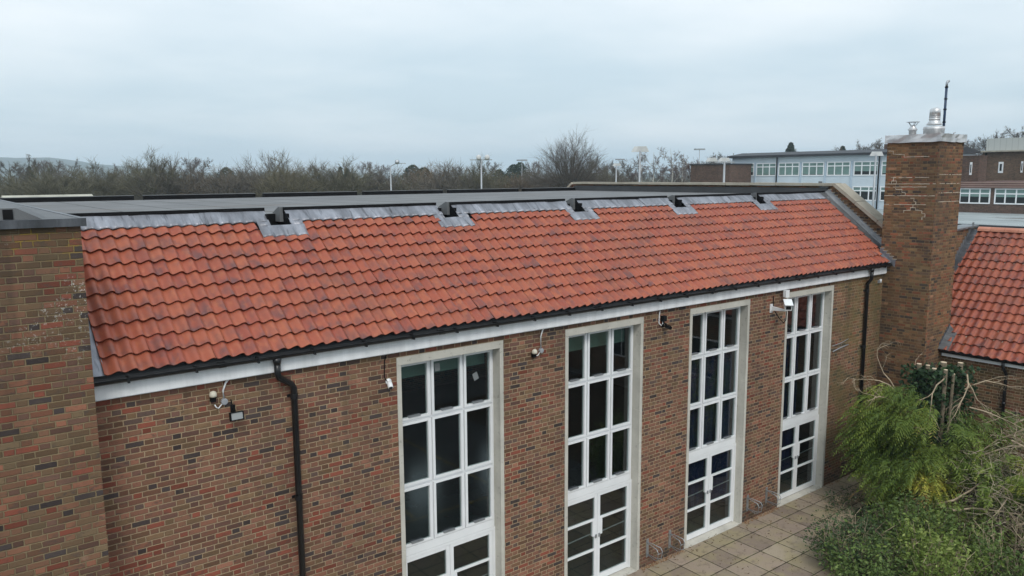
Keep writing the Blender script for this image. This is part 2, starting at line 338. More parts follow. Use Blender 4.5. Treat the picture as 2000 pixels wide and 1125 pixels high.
for i in range(9): g.quad((1+i*2.6,-9.6,.008),(1.12+i*2.6,-9.6,.008),(1.12+i*2.6,-4.6,.008),(1+i*2.6,-4.6,.008)) if 1.2+i*2.6<13.1 else None
g.quad((-8,-4.56,.008),(13,-4.56,.008),(13,-4.44,.008),(-8,-4.44,.008)); tag(g.build('road_marking',M_YEL),kind='structure')
k=NT('paving_slab',.9,.15); X=k.xyz(k.pos()); wv=k.math('MULTIPLY',k.math('SUBTRACT',k.noise(3,2),.5),.02)
a=k.math('DIVIDE',k.math('ADD',k.math('SUBTRACT',X[0],13.28),wv),.622); b=k.math('DIVIDE',k.math('ADD',k.math('ADD',X[1],.46),wv),.635)
fa=k.math('FRACT',a); fb=k.math('FRACT',b)
dm=k.math('MULTIPLY',k.math('MINIMUM',k.math('MINIMUM',fa,k.math('SUBTRACT',1.,fa)),k.math('MINIMUM',fb,k.math('SUBTRACT',1.,fb))),.63)
v,c=k.white(k.vec(k.math('FLOOR',a),k.math('FLOOR',b),0.)); jm=k.sstep(k.math('ADD',dm,k.math('MULTIPLY',k.math('SUBTRACT',k.noise(7,3),.5),.02)),.006,.016)
col=k.ramp(v,[(0,(.215,.168,.135)),(.35,(.33,.262,.205)),(.6,(.27,.222,.165)),(1,(.4,.335,.25))])
col=k.mix(k.math('MULTIPLY',k.sstep(k.noise(1.6,5,.65),.42,.66),.55),col,(.33,.285,.15))
col=k.mix(k.math('MULTIPLY',k.sstep(k.noise(5,4,.65),.5,.72),.55),col,(.15,.115,.088))
col=k.mix(k.math('MULTIPLY',k.sstep(k.noise(28,3,.6),.66,.72),.7),col,(.06,.05,.035))
col=k.mix(jm,k.mix(k.sstep(k.noise(2.3,3),.45,.6),(.045,.036,.026),(.05,.06,.02)),col); k.color(col); k.bump(k.math('ADD',jm,k.math('MULTIPLY',k.noise(40,3),.3)),.5,.008); M_PAVE=k.m
g=MB(); g.quad((-4,-3.3,.006),(22,-3.3,.006),(22,.19,.006),(-4,.19,.006)); g.f=[(0,1,2,3)]; tag(g.build('paving',M_PAVE),kind='structure')
k=NT('soil',.95,.1); k.color(k.ramp(k.noise(3,5,.65),[(.3,(.025,.02,.013)),(.7,(.07,.05,.032))])); M_SOIL=k.m
g=MB(); g.poly([(14.9,-2.6,.03),(15.6,-2.0,.03),(17.5,-1.3,.03),(20.6,-1.3,.03),(21.7,-1.3,.03),(21.7,-12,.03),(14,-12,.03),(14.4,-4,.03)]); tag(g.build('planting_bed',M_SOIL),kind='structure')
rnd=random.Random(7)
g=MB()
for i in range(700):
    seg=rnd.choice([(7.8,9.15),(11.27,12.6),(11.27,12.6),(14.75,16.1),(14.75,16.1),(18.3,20.5)]); x=rnd.uniform(*seg); y=rnd.uniform(-.11,-.005); s_=rnd.uniform(.008,.02); z=.012
    b0=len(g.v); pts=[(x+s_,y,z),(x,y+s_,z),(x-s_,y,z),(x,y-s_,z),(x+rnd.uniform(-.3,.3)*s_,y,z+s_*1.1)]
    g.v+=pts; g.f+=[(b0,b0+1,b0+4),(b0+1,b0+2,b0+4),(b0+2,b0+3,b0+4),(b0+3,b0,b0+4)]; g.a+=[rnd.random()]*4
k=NT('pebble',.85,.2); k.color(k.ramp(k.attr('leaf_rnd').outputs['Fac'],[(0,(.2,.11,.06)),(.5,(.3,.17,.09)),(1,(.36,.28,.19))])); M_PEB=k.m
tag(g.build('gravel_strip',M_PEB,attr='leaf_rnd'),'narrow strip of orange gravel along the foot of the wall','gravel',kind='stuff')
# ------------------------------------------------------------------ pantile field
def hprof(u):  # one tile across: broad trough then a roll
    x=(u-.22)%1.0
    t=x/.62*.5 if x<.62 else .5+(x-.62)/.38*.5      # slow rise to the roll, steep fall after it
    return -.026*math.cos(2*PI*t)
def tile_field(name,O,du,dv,n,ncol,nrow,w,g,mat,parent,skip=None,seed=1,vtop=None):
    O,du,dv,n=map(Vector,(O,du,dv,n)); rn=random.Random(seed); m=MB(); sm=[]
    NU=8
    for rr in range(nrow):
        for c in range(ncol):
            if skip and skip(c,rr): continue
            rv=rn.random(); jl=rn.uniform(-.005,.006)+(.012 if rn.random()<.03 else 0); jv=rn.uniform(-.006,.006)+.004*math.sin(c*.31+rr); L=g+.06 if not (vtop and rr==nrow-1) else vtop
            top=[]; 
            for vi,v in enumerate((0,.5,1)):
                for ui in range(NU+1):
                    uu_=ui/NU; h=hprof(uu_)+(1-v)*(.044+jl)
                    P=O+du*((c+uu_)*w)+dv*(rr*g+v*L+jv)+n*h; top.append(P)
            b=len(m.v); m.v+=[tuple(p) for p in top]
            for vi in range(2):
                for ui in range(NU):
                    a=b+vi*(NU+1)+ui; m.f.append((a,a+1,a+NU+2,a+NU+1)); m.a.append(rv*97.); sm.append(True)
                    m.uv.append([(ui/NU,vi/2),((ui+1)/NU,vi/2),((ui+1)/NU,vi/2+.5),(ui/NU,vi/2+.5)])
            b=len(m.v)   # butt end: two stepped lips
            for (d_,bk) in ((0,0),(-.014,.001),(-.015,.05),(-.046,.055)):
                for ui in range(NU+1): m.v.append(tuple(top[ui]+n*d_+dv*bk))
            for q in range(3):
                for ui in range(NU):
                    a=b+q*(NU+1)+ui; m.f.append((a,a+NU+1,a+NU+2,a+1)); m.a.append(rv*97.); sm.append(False)
                    m.uv.append([(ui/NU,.0)]*4)
            # right edge
            b=len(m.v); m.v+=[tuple(top[NU]),tuple(top[2*NU+1]),tuple(top[2*NU+1]-n*.012),tuple(top[NU]-n*.012)]
            m.f.append((b,b+1,b+2,b+3)); m.a.append(rv*97.); sm.append(False); m.uv.append([(1,0)]*4)
    return m.build(name,mat,parent,smooth=sm,attr='tile_rnd')
# ------------------------------------------------------------------ the hall
hall=thing('school_hall',(1.5,0,0),'long brown brick school hall with a red pantile slope under a flat grey roof','hall')
WX=[5.72+3.475*i for i in range(4)]; WW=2.06; WT=5.32; XL,XR=1.45,21.12; YB=14.9; TH=R(39); SN,CS=math.sin(TH),math.cos(TH)
g=MB(); xs=XL
for x in WX: g.box(xs,0,-.2,x,.3,WT); xs=x+WW
g.box(xs,0,-.2,XR,.3,WT); g.box(XL,0,WT,XR,.3,5.7); g.build('brick_wall',M_BR,hall)
g=MB(); bw=[(4.0+3.4*i) for i in range(5)]; xs=XL
for x in bw: g.box(xs,YB-.3,-.2,x,YB,5.0); g.box(x,YB-.3,-.2,x+1.5,YB,3.2); xs=x+1.5
g.box(xs,YB-.3,-.2,XR,YB,5.0); g.box(XL,YB-.3,5.0,XR,YB,5.7); g.build('back_wall',M_BR,hall)
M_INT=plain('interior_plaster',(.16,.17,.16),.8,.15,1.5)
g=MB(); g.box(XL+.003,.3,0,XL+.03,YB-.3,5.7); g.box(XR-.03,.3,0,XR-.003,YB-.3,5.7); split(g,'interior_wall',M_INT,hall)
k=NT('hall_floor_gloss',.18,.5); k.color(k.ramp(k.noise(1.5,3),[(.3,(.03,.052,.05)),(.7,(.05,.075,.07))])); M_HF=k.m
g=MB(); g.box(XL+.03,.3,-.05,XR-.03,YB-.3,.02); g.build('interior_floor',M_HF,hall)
# gable parapet at the far end
gp=[(21.1,0,5.7),(21.1,-.16,6.28),(21.1,1.8,7.74),(21.1,12.95,7.74),(21.1,14.9,6.3),(21.1,14.9,-.2),(21.1,.3,-.2),(21.1,.3,5.7)]
gp=[(21.12,y,z) for _,y,z in gp]
gb=MB(); gb.prism(gp,(.34,0,0)); gw=gb.build('gable_wall',M_BRC,hall)
def slab_path(m,pts,x0,x1,t):
    for i in range(len(pts)-1):
        (y0,z0),(y1,z1)=pts[i],pts[i+1]; L=math.hypot(y1-y0,z1-z0); n_=max(1,round(L/.95))
        for j in range(n_):
            a,b=j/n_,(j+1)/n_-.012/L; ya,za,yb,zb=y0+(y1-y0)*a,z0+(z1-z0)*a,y0+(y1-y0)*b,z0+(z1-z0)*b
            dz=.004*((j%3)-1); nx,nz=-(z1-z0)/L,(y1-y0)/L
            m.prism([(x0,ya,za+dz),(x0,yb,zb+dz),(x0,yb+nx*t,zb+nz*t+dz),(x0,ya+nx*t,za+nz*t+dz)],(x1-x0,0,0))
cb=MB(); slab_path(cb,[(-.2,6.26),(1.78,7.745)],21.0,21.55,.09); slab_path(cb,[(1.83,7.75),(12.9,7.75)],21.02,21.55,.075); slab_path(cb,[(12.95,7.74),(14.95,6.26)],21.02,21.55,.09); cb.build('coping',M_COPE,gw)
# roof line: point at slope distance s and height h above the roof plane
def RP(x,s,h=0): return (x,-.15+s*CS-h*SN,5.73+s*SN+h*CS)
GAP=[4.69,7.955,11.17,14.405,17.68]; TW,TG=.1875,.2685; X0=1.66
sad=[(gx-.37,gx+.38) for gx in GAP]
def skipf(c,rr):
    xm=X0+(c+.5)*TW
    if rr==9 and any(a<xm<b for a,b in sad): return True
    return False
roof=tile_field('tile_roof',RP(X0,-.01,.0),(1,0,0),(0,CS,SN),(0,-SN,CS),102,10,TW,TG,M_TILE,hall,skipf,3,.2)
g=MB(); g.prism([RP(XL,.0,-.05),RP(XR,.0,-.05),RP(XR,2.46,-.05),RP(XL,2.46,-.05)],(0,SN*.05,-CS*.05)); g.build('roof_underlay',M_FELTD,hall)  # unseen sheet beneath the tiles, added to block light
g=MB(); g.prism([(XL,15.05,5.73),(XR,15.05,5.73),(XR,12.9,7.46),(XL,12.9,7.46)],(0,-.05,-.06)); g.build('back_slope',M_TILE,hall)
# flat roof and its upstand kerbs
g=MB(); g.box(XL,2.32,7.22,XR-.02,12.75,7.49); fr=g.build('flat_roof',M_FELT,hall)
edges=[1.5]+[v for gx in GAP for v in (gx-.165,gx+.165)]+[21.06]
for i in range(0,len(edges),2):
    a,b=edges[i],edges[i+1]
    g=MB(); g.prism([(a,2.13,7.46),(a,2.13,7.585),(a,2.2,7.59),(a,2.5,7.488),(a,2.5,7.44)],(b-a,0,0)); kb=g.build('roof_kerb',M_FELTP,hall)
    g=MB(); g.box(a-.006,2.06,7.50,b+.006,2.127,7.60); g.build('drip_trim',M_TRIM,kb)  # black trim; its black also stands for the shadow of the overhang
bedges=[1.5,4.86,5.11,8.2,8.46,11.53,11.78,14.83,15.09,18.2,18.46,21.06]
for i in range(0,12,2):
    g=MB(); g.box(bedges[i],12.8,7.35,bedges[i+1],12.95,7.60); kb=g.build('back_kerb',M_TRIM,hall)
    g=MB(); g.box(bedges[i],12.79,7.603,bedges[i+1],12.97,7.618); g.build('kerb_capping',M_FELTP,kb)
g=MB(); g.box(21.065,2.0,7.49,21.117,12.9,7.69); g.build('felt_upstand',M_FELTD,gw)
# outlets in the gaps
for gx in GAP:
    g=MB(); a,b=gx-.165,gx+.165
    g.box(a,1.80,7.10,b,2.30,7.12); g.box(a,2.30,7.12,b,2.318,7.487); g.box(a-.02,1.9,7.1,a-.001,2.3,7.5); g.box(b+.001,1.9,7.1,b+.02,2.3,7.5); g.build('roof_outlet',M_TRIM,hall)
    g=MB(); g.prism([(b-.06,2.10,7.36),(b-.06,2.10,7.60),(b-.06,2.16,7.604),(b-.06,2.42,7.50),(b-.06,2.42,7.36)],(.057,0,0)); 
    g.prism([(a+.003,2.10,7.40),(a+.003,2.10,7.56),(a+.003,2.42,7.50),(a+.003,2.42,7.40)],(.02,0,0)); split(g,'outlet_cheek',M_FELTP,hall)
# lead aprons between tiles and kerb, dressed over the rolls
def lead_patch(m,xa,xb,sa,sb,amp0,h0,h1,seed,steps=7,taper=None,ex=2.2):
    rn=random.Random(seed); nx=max(8,int((xb-xa)/TW*8)); b=len(m.v)
    for j in range(steps+1):
        t=j/steps; s_=sa+(sb-sa)*t
        for i in range(nx+1):
            x=xa+(xb-xa)*i/nx; uu_=((x-X0)/TW)%1
            amp=amp0*(1-t)**ex; wob=.011*mnoise.noise((x*2.3,s_*6,seed))
            sg=s_+(.014*math.sin(2*PI*(uu_-.1))*(1-t))
            xx=x+(0 if not taper else taper*(1-t)*(2*i/nx-1))
            m.v.append(RP(xx,sg,h0+(h1-h0)*t+hprof(uu_)*amp+wob*(.4+t)))
    for j in range(steps):
        for i in range(nx):
            a=b+j*(nx+1)+i; m.f.append((a,a+1,a+nx+2,a+nx+1))
    for i in range(nx):   # thin turned edge
        a=b+i; v0,v1=m.v[a],m.v[a+1]; c=len(m.v); m.v+=[(v0[0],v0[1]+.004,v0[2]-.016),(v1[0],v1[1]+.004,v1[2]-.016)]; m.f.append((a,c,c+1,a+1))
for i in range(0,len(edges),2):
    a,b=edges[i],edges[i+1]; xx=a; n_=max(1,round((b-a)/.93)); L=(b-a)/n_
    mm=MB()
    for q in range(n_): lead_patch(mm,(a+q*L)-(.02 if q else .0),a+(q+1)*L+.0,2.60,2.86,.95,.038-.006*(q%2),.026-.008*(q%2),10*i+q)
    mm.build('lead_apron',M_LEAD,hall,True)
    mm=MB(); mm.quad(RP(a,2.855,.004),RP(b,2.855,.004),(b,2.1,7.535),(a,2.1,7.535)); mm.build('lead_upstand',M_LEADD,hall)
for i,(a,b) in enumerate(sad):
    gx=GAP[i]; mm=MB(); lead_patch(mm,a,b,2.25,2.5,1.0,.046,.036,77+i,7,.0,.45); lead_patch(mm,a,gx-.165,2.5,2.72,.7,.036,.028,97+i,3,None,.8); lead_patch(mm,gx+.165,b,2.5,2.72,.7,.036,.028,117+i,3,None,.8); mm.build('lead_saddle',M_LEAD,hall,True)
# verges: lead gutters and stepped flashing
mm=MB(); mm.prism([RP(20.78,.35,.03),RP(21.10,.35,.05),RP(21.10,2.85,.05),RP(20.78,2.85,.03)],(0,-.004*SN,.004)); mm.prism([RP(21.03,.35,.045),RP(21.117,.35,.16),RP(21.117,2.85,.16),RP(21.03,2.85,.045)],(0,0,.004)); mm.build('verge_lead',M_LEADD,gw)
mm=MB()
for i in range(22):
    y=.1+i*.1; zb=5.73+(y+.15)*math.tan(TH)
    mm.prism([(21.112,y,zb+.02),(21.112,y+.1,zb+.1),(21.112,y+.1,zb+.24),(21.112,y-.02,zb+.24)],(.004,0,0))
mm.build('step_flashing',M_LEADD,gw)
mm=MB()
for i in range(20):
    y=.1+i*.1; zb=5.73+(y+.15)*math.tan(TH); mm.box(21.106,y-.03,zb+.243,21.117,y+.1+.07,zb+.255)
mm.build('flashing_pointing',M_MORT,gw)
mm=MB(); mm.prism([RP(1.52,.0,.01),RP(1.68,.0,.0),RP(1.68,2.8,.0),RP(1.52,2.8,.01)],(0,0,.006)); mm.build('verge_lead',M_LEAD,hall)
# eaves
g=MB()
for i in range(4): x0_=1.48+i*4.795; g.box(x0_,-.1+.001*(i%2),5.43+.002*(i%2),x0_+4.792,-.075,5.70)
g.build('fascia',M_FASCIA,hall)
g=MB(); g.box(1.48,-.074,5.415,20.66,-.004,5.43); g.build('soffit',M_FASCIA,hall)
g=MB(); pr=[]
for j in range(9):
    a=PI+PI*j/8; pr.append((-.175+.062*math.cos(a),5.685+.062*math.sin(a)))
for j in range(9):
    a=2*PI-PI*j/8; pr.append((-.175+.054*math.cos(a),5.688+.054*math.sin(a)))
g.prism([(1.50,y,z) for y,z in pr],(19.16,0,0)); g.box(1.49,-.237,5.62,1.50,-.11,5.70)
for i in range(24):
    x=1.9+i*.8
    if x<20.6: g.box(x,-.241,5.618,x+.025,-.1,5.69)
for i in range(6): g.prism([(3.0+i*3.4,-.175+.068*math.cos(a*PI/6+PI),5.685+.068*math.sin(a*PI/6+PI)) for a in range(7)],(.09,0,0))
gut=g.build('gutter',M_BLACK,hall)
def downpipe(x,zt,parent,y0=-.175,yw=-.07,bend=.26,zb=0.,name='downpipe'):
    g=MB(); g.tube([(x,y0,zt+.02),(x,y0,zt-.07)],[.062,.05],10)
    g.tube([(x,y0,zt-.06),(x,y0,zt-.2),(x+.02,y0+.01,zt-.26),(x+bend-.04,yw-.01,zt-.40),(x+bend,yw,zt-.46),(x+bend,yw,zb)],.045,10)
    o=g.build(name,M_BLACK,parent,True); h=MB(); z=zt-.55
    while z>zb+.2:
        h=MB(); h.tube([(x+bend,yw,z),(x+bend,yw,z-.07)],.053,10); h.box(x+bend-.08,-.012,z-.05,x+bend+.08,-.001,z-.015); h.build('pipe_bracket',M_BLACK,o); z-=1.5
    return o
downpipe(3.78,5.62,hall); downpipe(19.73,5.62,hall,bend=.02)
# stone surrounds, windows, doors
def bar(m,x0,x1,z0,z1,y0=.19,y1=.25): m.box(x0,y0,z0,x1,y1,z1)
for wi,x in enumerate(WX):
    g=MB(); t=.075; zs=[-.02,1.28,2.15,3.42,4.3,WT-.13]
    for j in range(5):
        za,zb=zs[j]+.003,zs[j+1]; g.box(x,-.012,za,x+t,.3,zb); g.box(x+WW-t,-.012,za,x+WW,.3,zb)
    g.box(x,-.012,WT-.127,x+WW,.3,WT); g.box(x+t,-.03,-.02,x+WW-t,.3,.012); g.build('stone_surround',M_STONE,hall)
    a,b=x+t,x+WW-t; zt=WT-.13
    rows=[(4.215,zt),(3.11,4.185),(2.075,3.08)]; xc=[a+(b-a)*i/3 for i in range(4)]
    g=MB(); gl=MB(); sl=MB()
    bar(g,a,a+.035,1.93,zt); bar(g,b-.035,b,1.93,zt); bar(g,a+.035,b-.035,zt-.04,zt); bar(g,a+.035,b-.035,1.93,2.072,.17,.25)
    for (z0,z1) in rows[:2]: bar(g,a+.035,b-.035,z0-.03,z0)
    for i in (1,2):
        for (z0,z1) in rows: bar(g,xc[i]-.012,xc[i]+.012,z0,z1-(.04 if z1==zt else 0))
    for i in range(3):
        for q,(z0,z1) in enumerate(rows):
            za=z0+.008 ; zb=z1-(.045 if z1==zt else .006); p0=xc[i]+(.04 if i==0 else .018); p1=xc[i+1]-(.04 if i==2 else .018); fw=.044
            y0,y1=.165,.235
            g.box(p0,y0,za,p0+fw,y1,zb); g.box(p1-fw,y0,za,p1,y1,zb); fh=.036; g.box(p0+fw,y0,za,p1-fw,y1,za+fh); g.box(p0+fw,y0,zb-fh,p1-fw,y1,zb)
            gl.box(p0+fw+.001,.2,za+fh+.001,p1-fw-.001,.208,zb-fh-.001)
            sl.box((p0+p1)/2-.12,.15,za+fh+.004,(p0+p1)/2+.1,.199,za+fh+.026) if q!=1 else None
    w=g.build('window',M_WHITE,hall); gl.build('glazing',M_GLASS,w); split(sl,'window_stay',M_STEEL,w)
    # double door below
    mid=(a+b)/2
    g=MB(); bar(g,a,a+.05,.012,1.925,.17,.25); bar(g,b-.05,b,.012,1.925,.17,.25); bar(g,a+.05,b-.05,1.875,1.925,.17,.25); g.build('door_frame',M_WHITE,hall)
    for sd_ in (0,1):
        p0,p1=(a+.053,mid-.004) if sd_==0 else (mid+.004,b-.053)
        g=MB(); gl=MB(); st=.07; y0,y1=.175,.23
        g.box(p0,y0,.03,p0+st,y1,1.87); g.box(p1-st,y0,.03,p1,y1,1.87)
        for z0,z1 in ((.03,.145),(.69,.73),(1.32,1.36),(1.81,1.87)): g.box(p0+st,y0+.002,z0,p1-st,y1-.002,z1)
        q=p1-st-.001 if sd_==0 else p0+st+.001
        g.box(q-.05 if sd_==0 else q-.0,y0-.004,1.0,q if sd_==0 else q+.06,y1,1.313)
        d=g.build('door',M_WHITE,hall)
        for z0,z1 in ((.145,.69),(.73,1.32),(1.36,1.81)): gl.box(p0+st,.2,z0,p1-st,.207,z1)
        gl.build('glazing',M_GLASS,d)
        h=MB(); h.box(p1-.06 if sd_==0 else p0+.025,.15,.96,p1-.025 if sd_==0 else p0+.06,.174,1.03); h.tube([(p0+st,.245,1.0),(p1-st,.245,1.03)],.012,6); h.build('door_handle',M_STEEL,d)
# blinds and curtains hang inside the windows
M_BLIND=plain('blind_cloth',(.28,.38,.32),.9,.08,2); M_CURT=plain('navy_curtain',(.007,.013,.055),.9,.4,4,stretch=(8,1,.2))
for wi,zb,lab in ((0,4.86,'pale green roller blind drawn a little down inside the leftmost tall window'),(1,4.78,'pale green roller blind inside the second tall window from the left')):
    x=WX[wi]; g=MB(); g.box(x+.09,.42,zb,x+WW-.09,.424,5.3); g.tube([(x+.09,.422,zb),(x+WW-.09,.422,zb)],.015,6); tag(g.build('roller_blind',M_BLIND,origin=(x+1,.42,zb)),lab,'blind','roller blinds')
def curtain(x0,x1,z0,z1,lab):
    g=MB(); n_=60; 
    for z in (z0,z1):
        for i in range(n_+1): t=i/n_; g.v.append((x0+(x1-x0)*t,.34+.04*math.sin(t*38)+.02*math.sin(t*91),z))
    for i in range(n_): g.f.append((i,i+1,n_+2+i,n_+1+i))
    tag(g.build('curtain',M_CURT,True and None,True,origin=(x0,.55,z0)),lab,'curtain','navy curtains')
curtain(WX[2]+.1,WX[2]+1.95,.6,4.25,'wide dark navy curtain drawn behind the third tall window from the left'); curtain(WX[3]+.55,WX[3]+1.1,.6,4.3,'narrow dark navy curtain gathered behind the tall window nearest the chimney')
M_PAP=plain('paper_sheet',(.2,.21,.21),.8,.05,10)
for (x,z,rz,lab) in ((WX[0]+.86,5.0,.05,'small white paper notice stuck high on the middle pane'),(WX[0]+1.62,4.72,.35,'small tilted white paper notice on the right pane of the leftmost window')):
    g=MB(); g.obox((x,.194,z),(.05*math.cos(rz),0,.05*math.sin(rz)),(0,.001,0),(-.065*math.sin(rz),0,.065*math.cos(rz))); tag(g.build('paper_notice',M_PAP,origin=(x,.194,z)),lab,'notice')
# ------------------------------------------------------------------ brick block at the left
blk=thing('brick_block',(-3,0,0),'tall brown brick block with a grey felt roof at the left edge of the hall','building')
g=MB(); g.box(-8,-.6,-.2,1.477,14.9,7.57); g.build('brick_wall',M_BRP,blk)
g=MB(); g.box(-8.05,-.66,7.565,1.53,-.602,7.655); g.box(1.472,-.602,7.571,1.53,14.9,7.655); g.build('edge_trim',M_EDGE,blk)
g=MB(); g.box(-8,-.602,7.571,1.472,14.9,7.649); tp=g.build('felt_roof',M_FELTP,blk)
g=MB()   # low felt-covered hump with sloping sides
base=[(-8,-.45),(1.13,-.45),(1.22,.0),(1.25,2.6),(-8,2.6)]; top=[(-8,-.44),(.9,-.44),(1.0,.0),(1.02,2.5),(-8,2.5)]
vb=[(x,y,7.650) for x,y in base]; vt=[(x,y,7.775) for x,y in top]; g.v=vb+vt; g.f=[(5,6,7,8,9),(0,1,6,5),(1,2,7,6),(2,3,8,7),(3,4,9,8)]; g.build('felt_hump',M_FELTP,blk)
g=MB(); g.box(.775,-.462,7.656,.868,-.448,7.762); g.build('vent_opening',M_TRIM,blk)
# ------------------------------------------------------------------ chimney
chm=thing('chimney_stack',(21.4,-.55,0),'tall brown brick chimney stack with a crumpled metal cap','chimney')
CX0,CX1,CY0,CY1=20.67,22.07,-1.22,.1
g=MB(); g.box(CX0,CY0,-.2,CX1,CY1,8.93); g.build('brick_stack',M_BRC,chm)
rn=random.Random(12)
g=MB(); cor=[(CX0-.05,CY1+.05),(CX0-.05,CY0-.05),(CX1+.05,CY0-.05),(CX1+.05,CY1+.05)]; rings=[]
for zi,z in enumerate((8.88,8.98,9.08,9.1)):
    ring=[]
    for e in range(4):
        (xa,ya),(xb,yb)=cor[e],cor[(e+1)%4]
        for i in range(8):
            t=i/8; j=.0 if i==0 else rn.uniform(-.022,.022)
            px,py=xa+(xb-xa)*t,ya+(yb-ya)*t; nx,ny=(yb-ya),-(xb-xa); L=math.hypot(nx,ny)
            if zi==3: px=px*.55+21.37*.45; py=py*.55-.56*.45; j=0
            ring.append((px+nx/L*j,py+ny/L*j,z+rn.uniform(-.008,.008)*(zi<3)))
    rings.append(ring)
for ring in rings: g.v+=ring
for q in range(3):
    for i in range(32): a=q*32+i; b=q*32+(i+1)%32; g.f.append((a,b,b+32,a+32))
g.f.append(tuple(range(96,128)))
k=NT('crumpled_zinc',.42,.5,.6); k.color(k.ramp(k.noise(3,4,.6),[(.3,(.42,.43,.44)),(.7,(.72,.72,.72))])); M_ZINC=k.m
cap=g.build('metal_cap',M_ZINC,chm)
def cowl(c,items,name,parent):
    o=None
    for nm,prof,mat in items:
        m=MB(); m.lathe(c,prof,18); q=m.build(nm,mat,o if o else parent,True); o=o or q
    return o
c1=(20.95,-.4,9.1)
sc_=MB(); sc_.lathe(c1,[(.09,0),(.09,.1),(.105,.1),(.115,.12),(.06,.2),(.055,.23)],16); s1=sc_.build('small_cowl',M_INOX,chm,True)
m=MB(); m.lathe(c1,[(.02,.305),(.16,.31),(.16,.318),(.02,.33)],16); m.build('cowl_disc',M_STEEL,s1)
m=MB()
for j in range(5):
    a=2*PI*j/5; m.tube([(c1[0]+.06*math.cos(a),c1[1]+.06*math.sin(a),9.32),(c1[0]+.13*math.cos(a),c1[1]+.13*math.sin(a),9.415)],.008,5)
split(m,'cowl_stay',M_STEEL,s1)
c2=(21.3,-.78,9.09)
m=MB(); m.lathe(c2,[(.25,0),(.25,.13),(.262,.135),(.262,.155),(.25,.16),(.25,.2),(.18,.205)],20); s2=m.build('large_cowl',M_INOX,chm,True)
m=MB(); m.lathe(c2,[(.185,.24),(.19,.25),(.135,.33),(.13,.35),(.13,.38),(.138,.385),(.138,.40),(.13,.405),(.13,.43),(.138,.435),(.138,.45),(.13,.455)],20); m.build('cowl_cone',M_INOX,s2,True)
m=MB(); m.lathe(c2,[(.13,.46),(.128,.62),(.1,.66),(.05,.685),(.01,.69)],20); m.build('cowl_dome',M_INOX,s2,True)
k=NT('blue_pipe_paint',.4,.4); k.color(k.ramp(k.noise(5,3),[(.3,(.02,.04,.08)),(.7,(.03,.06,.12))])); M_BLUE=k.m
m=MB(); px,py=21.8,-.8; m.tube([(px,py,9.05),(px,py,10.33)],.032,10); fl=m.build('flue_pipe',M_BLUE,chm,True)
m=MB()
for z in (9.42,9.75,10.02,10.32): m.tube([(px,py,z-.015),(px,py,z+.015)],.043,10)
split(m,'pipe_collar',M_TRIM,fl)
m=MB(); m.tube([(px,py,10.33),(px,py,10.42),(px+.01,py-.005,10.45),(px+.035,py-.015,10.475),(px+.06,py-.02,10.475)],.03,10); m.build('pipe_outlet',M_STEEL,fl,True)
m=MB(); m.tube([(21.95,-1.0,9.08),(21.95,-1.0,9.13),(21.98,-1.02,9.15)],.018,8); m.build('vent_stub',M_STEEL,chm,True)
# pale repointed joints
RL=[[(.07,8.676),(-.07,8.672),(-.08,8.588),(-.36,8.582),(-.36,8.51),(-1.07,8.517)],[(.10,7.98),(-1.03,7.982)],[(.09,7.814),(-1.2,7.821)],[(.1,7.733),(-.98,7.742)],[(.1,7.505),(-1.2,7.518)],[(.1,7.273),(-.99,7.29)],[(-.12,7.974),(-.12,7.898),(-.07,7.888),(-.07,7.821)],[(-.2,7.888),(-.2,7.822)],[(-.07,7.892),(-.2,7.892)],[(-.19,7.707),(-.2,7.675),(-.36,7.671),(-.36,7.595),(-.45,7.586),(-.44,7.529)],[(-.59,7.447),(-.69,7.439),(-.69,7.364),(-.74,7.356),(-.74,7.294)],[(-.44,7.064),(-.43,7.123),(-.61,7.138),(-.6,7.203),(-.74,7.207),(-.74,7.142),(-.91,7.124),(-.92,7.06),(-.99,7.053),(-.99,6.975),(-.92,6.963),(-.92,6.896)],[(-.67,7.287),(-.68,7.205)]]
RF=[[(20.8,8.054),(22.06,8.053)],[(20.84,7.824),(22.06,7.821)],[(20.82,7.59),(22.06,7.587)],[(20.83,7.362),(22.05,7.355)]]
m=MB(); q_=0
def rbar(a,b,side):      # ragged repointing: short uneven dabs along the joint
    L=math.hypot(b[0]-a[0],b[1]-a[1]); n_=max(1,round(L/.07)); hz_=abs(a[0]-b[0])>abs(a[1]-b[1])
    for q in range(n_):
        if n_>3 and rn.random()<.1: continue
        t0,t1=q/n_,(q+1)/n_; p=[a[0]+(b[0]-a[0])*t0,a[1]+(b[1]-a[1])*t0]; r_=[a[0]+(b[0]-a[0])*t1,a[1]+(b[1]-a[1])*t1]; hw=rn.uniform(.004,.0095); e=rn.uniform(.0005,.003); o_=rn.uniform(-.003,.003)
        if hz_: u0,u1=sorted((p[0],r_[0])); z0,z1=p[1]-hw+o_,p[1]+hw+o_
        else: u0,u1=p[0]-hw+o_,p[0]+hw+o_; z0,z1=sorted((p[1],r_[1]))
        if side=='l': m.box(CX0-.002-e,u0,z0,CX0+.002,u1,z1)
        else: m.box(u0,CY0-.002-e,z0,u1,CY0+.002,z1)
for pl in RL:
    for i in range(len(pl)-1): rbar(pl[i],pl[i+1],'l')
for pl in RF: rbar(pl[0],pl[1],'f')
m.build('repointed_joint',M_MORT,chm)
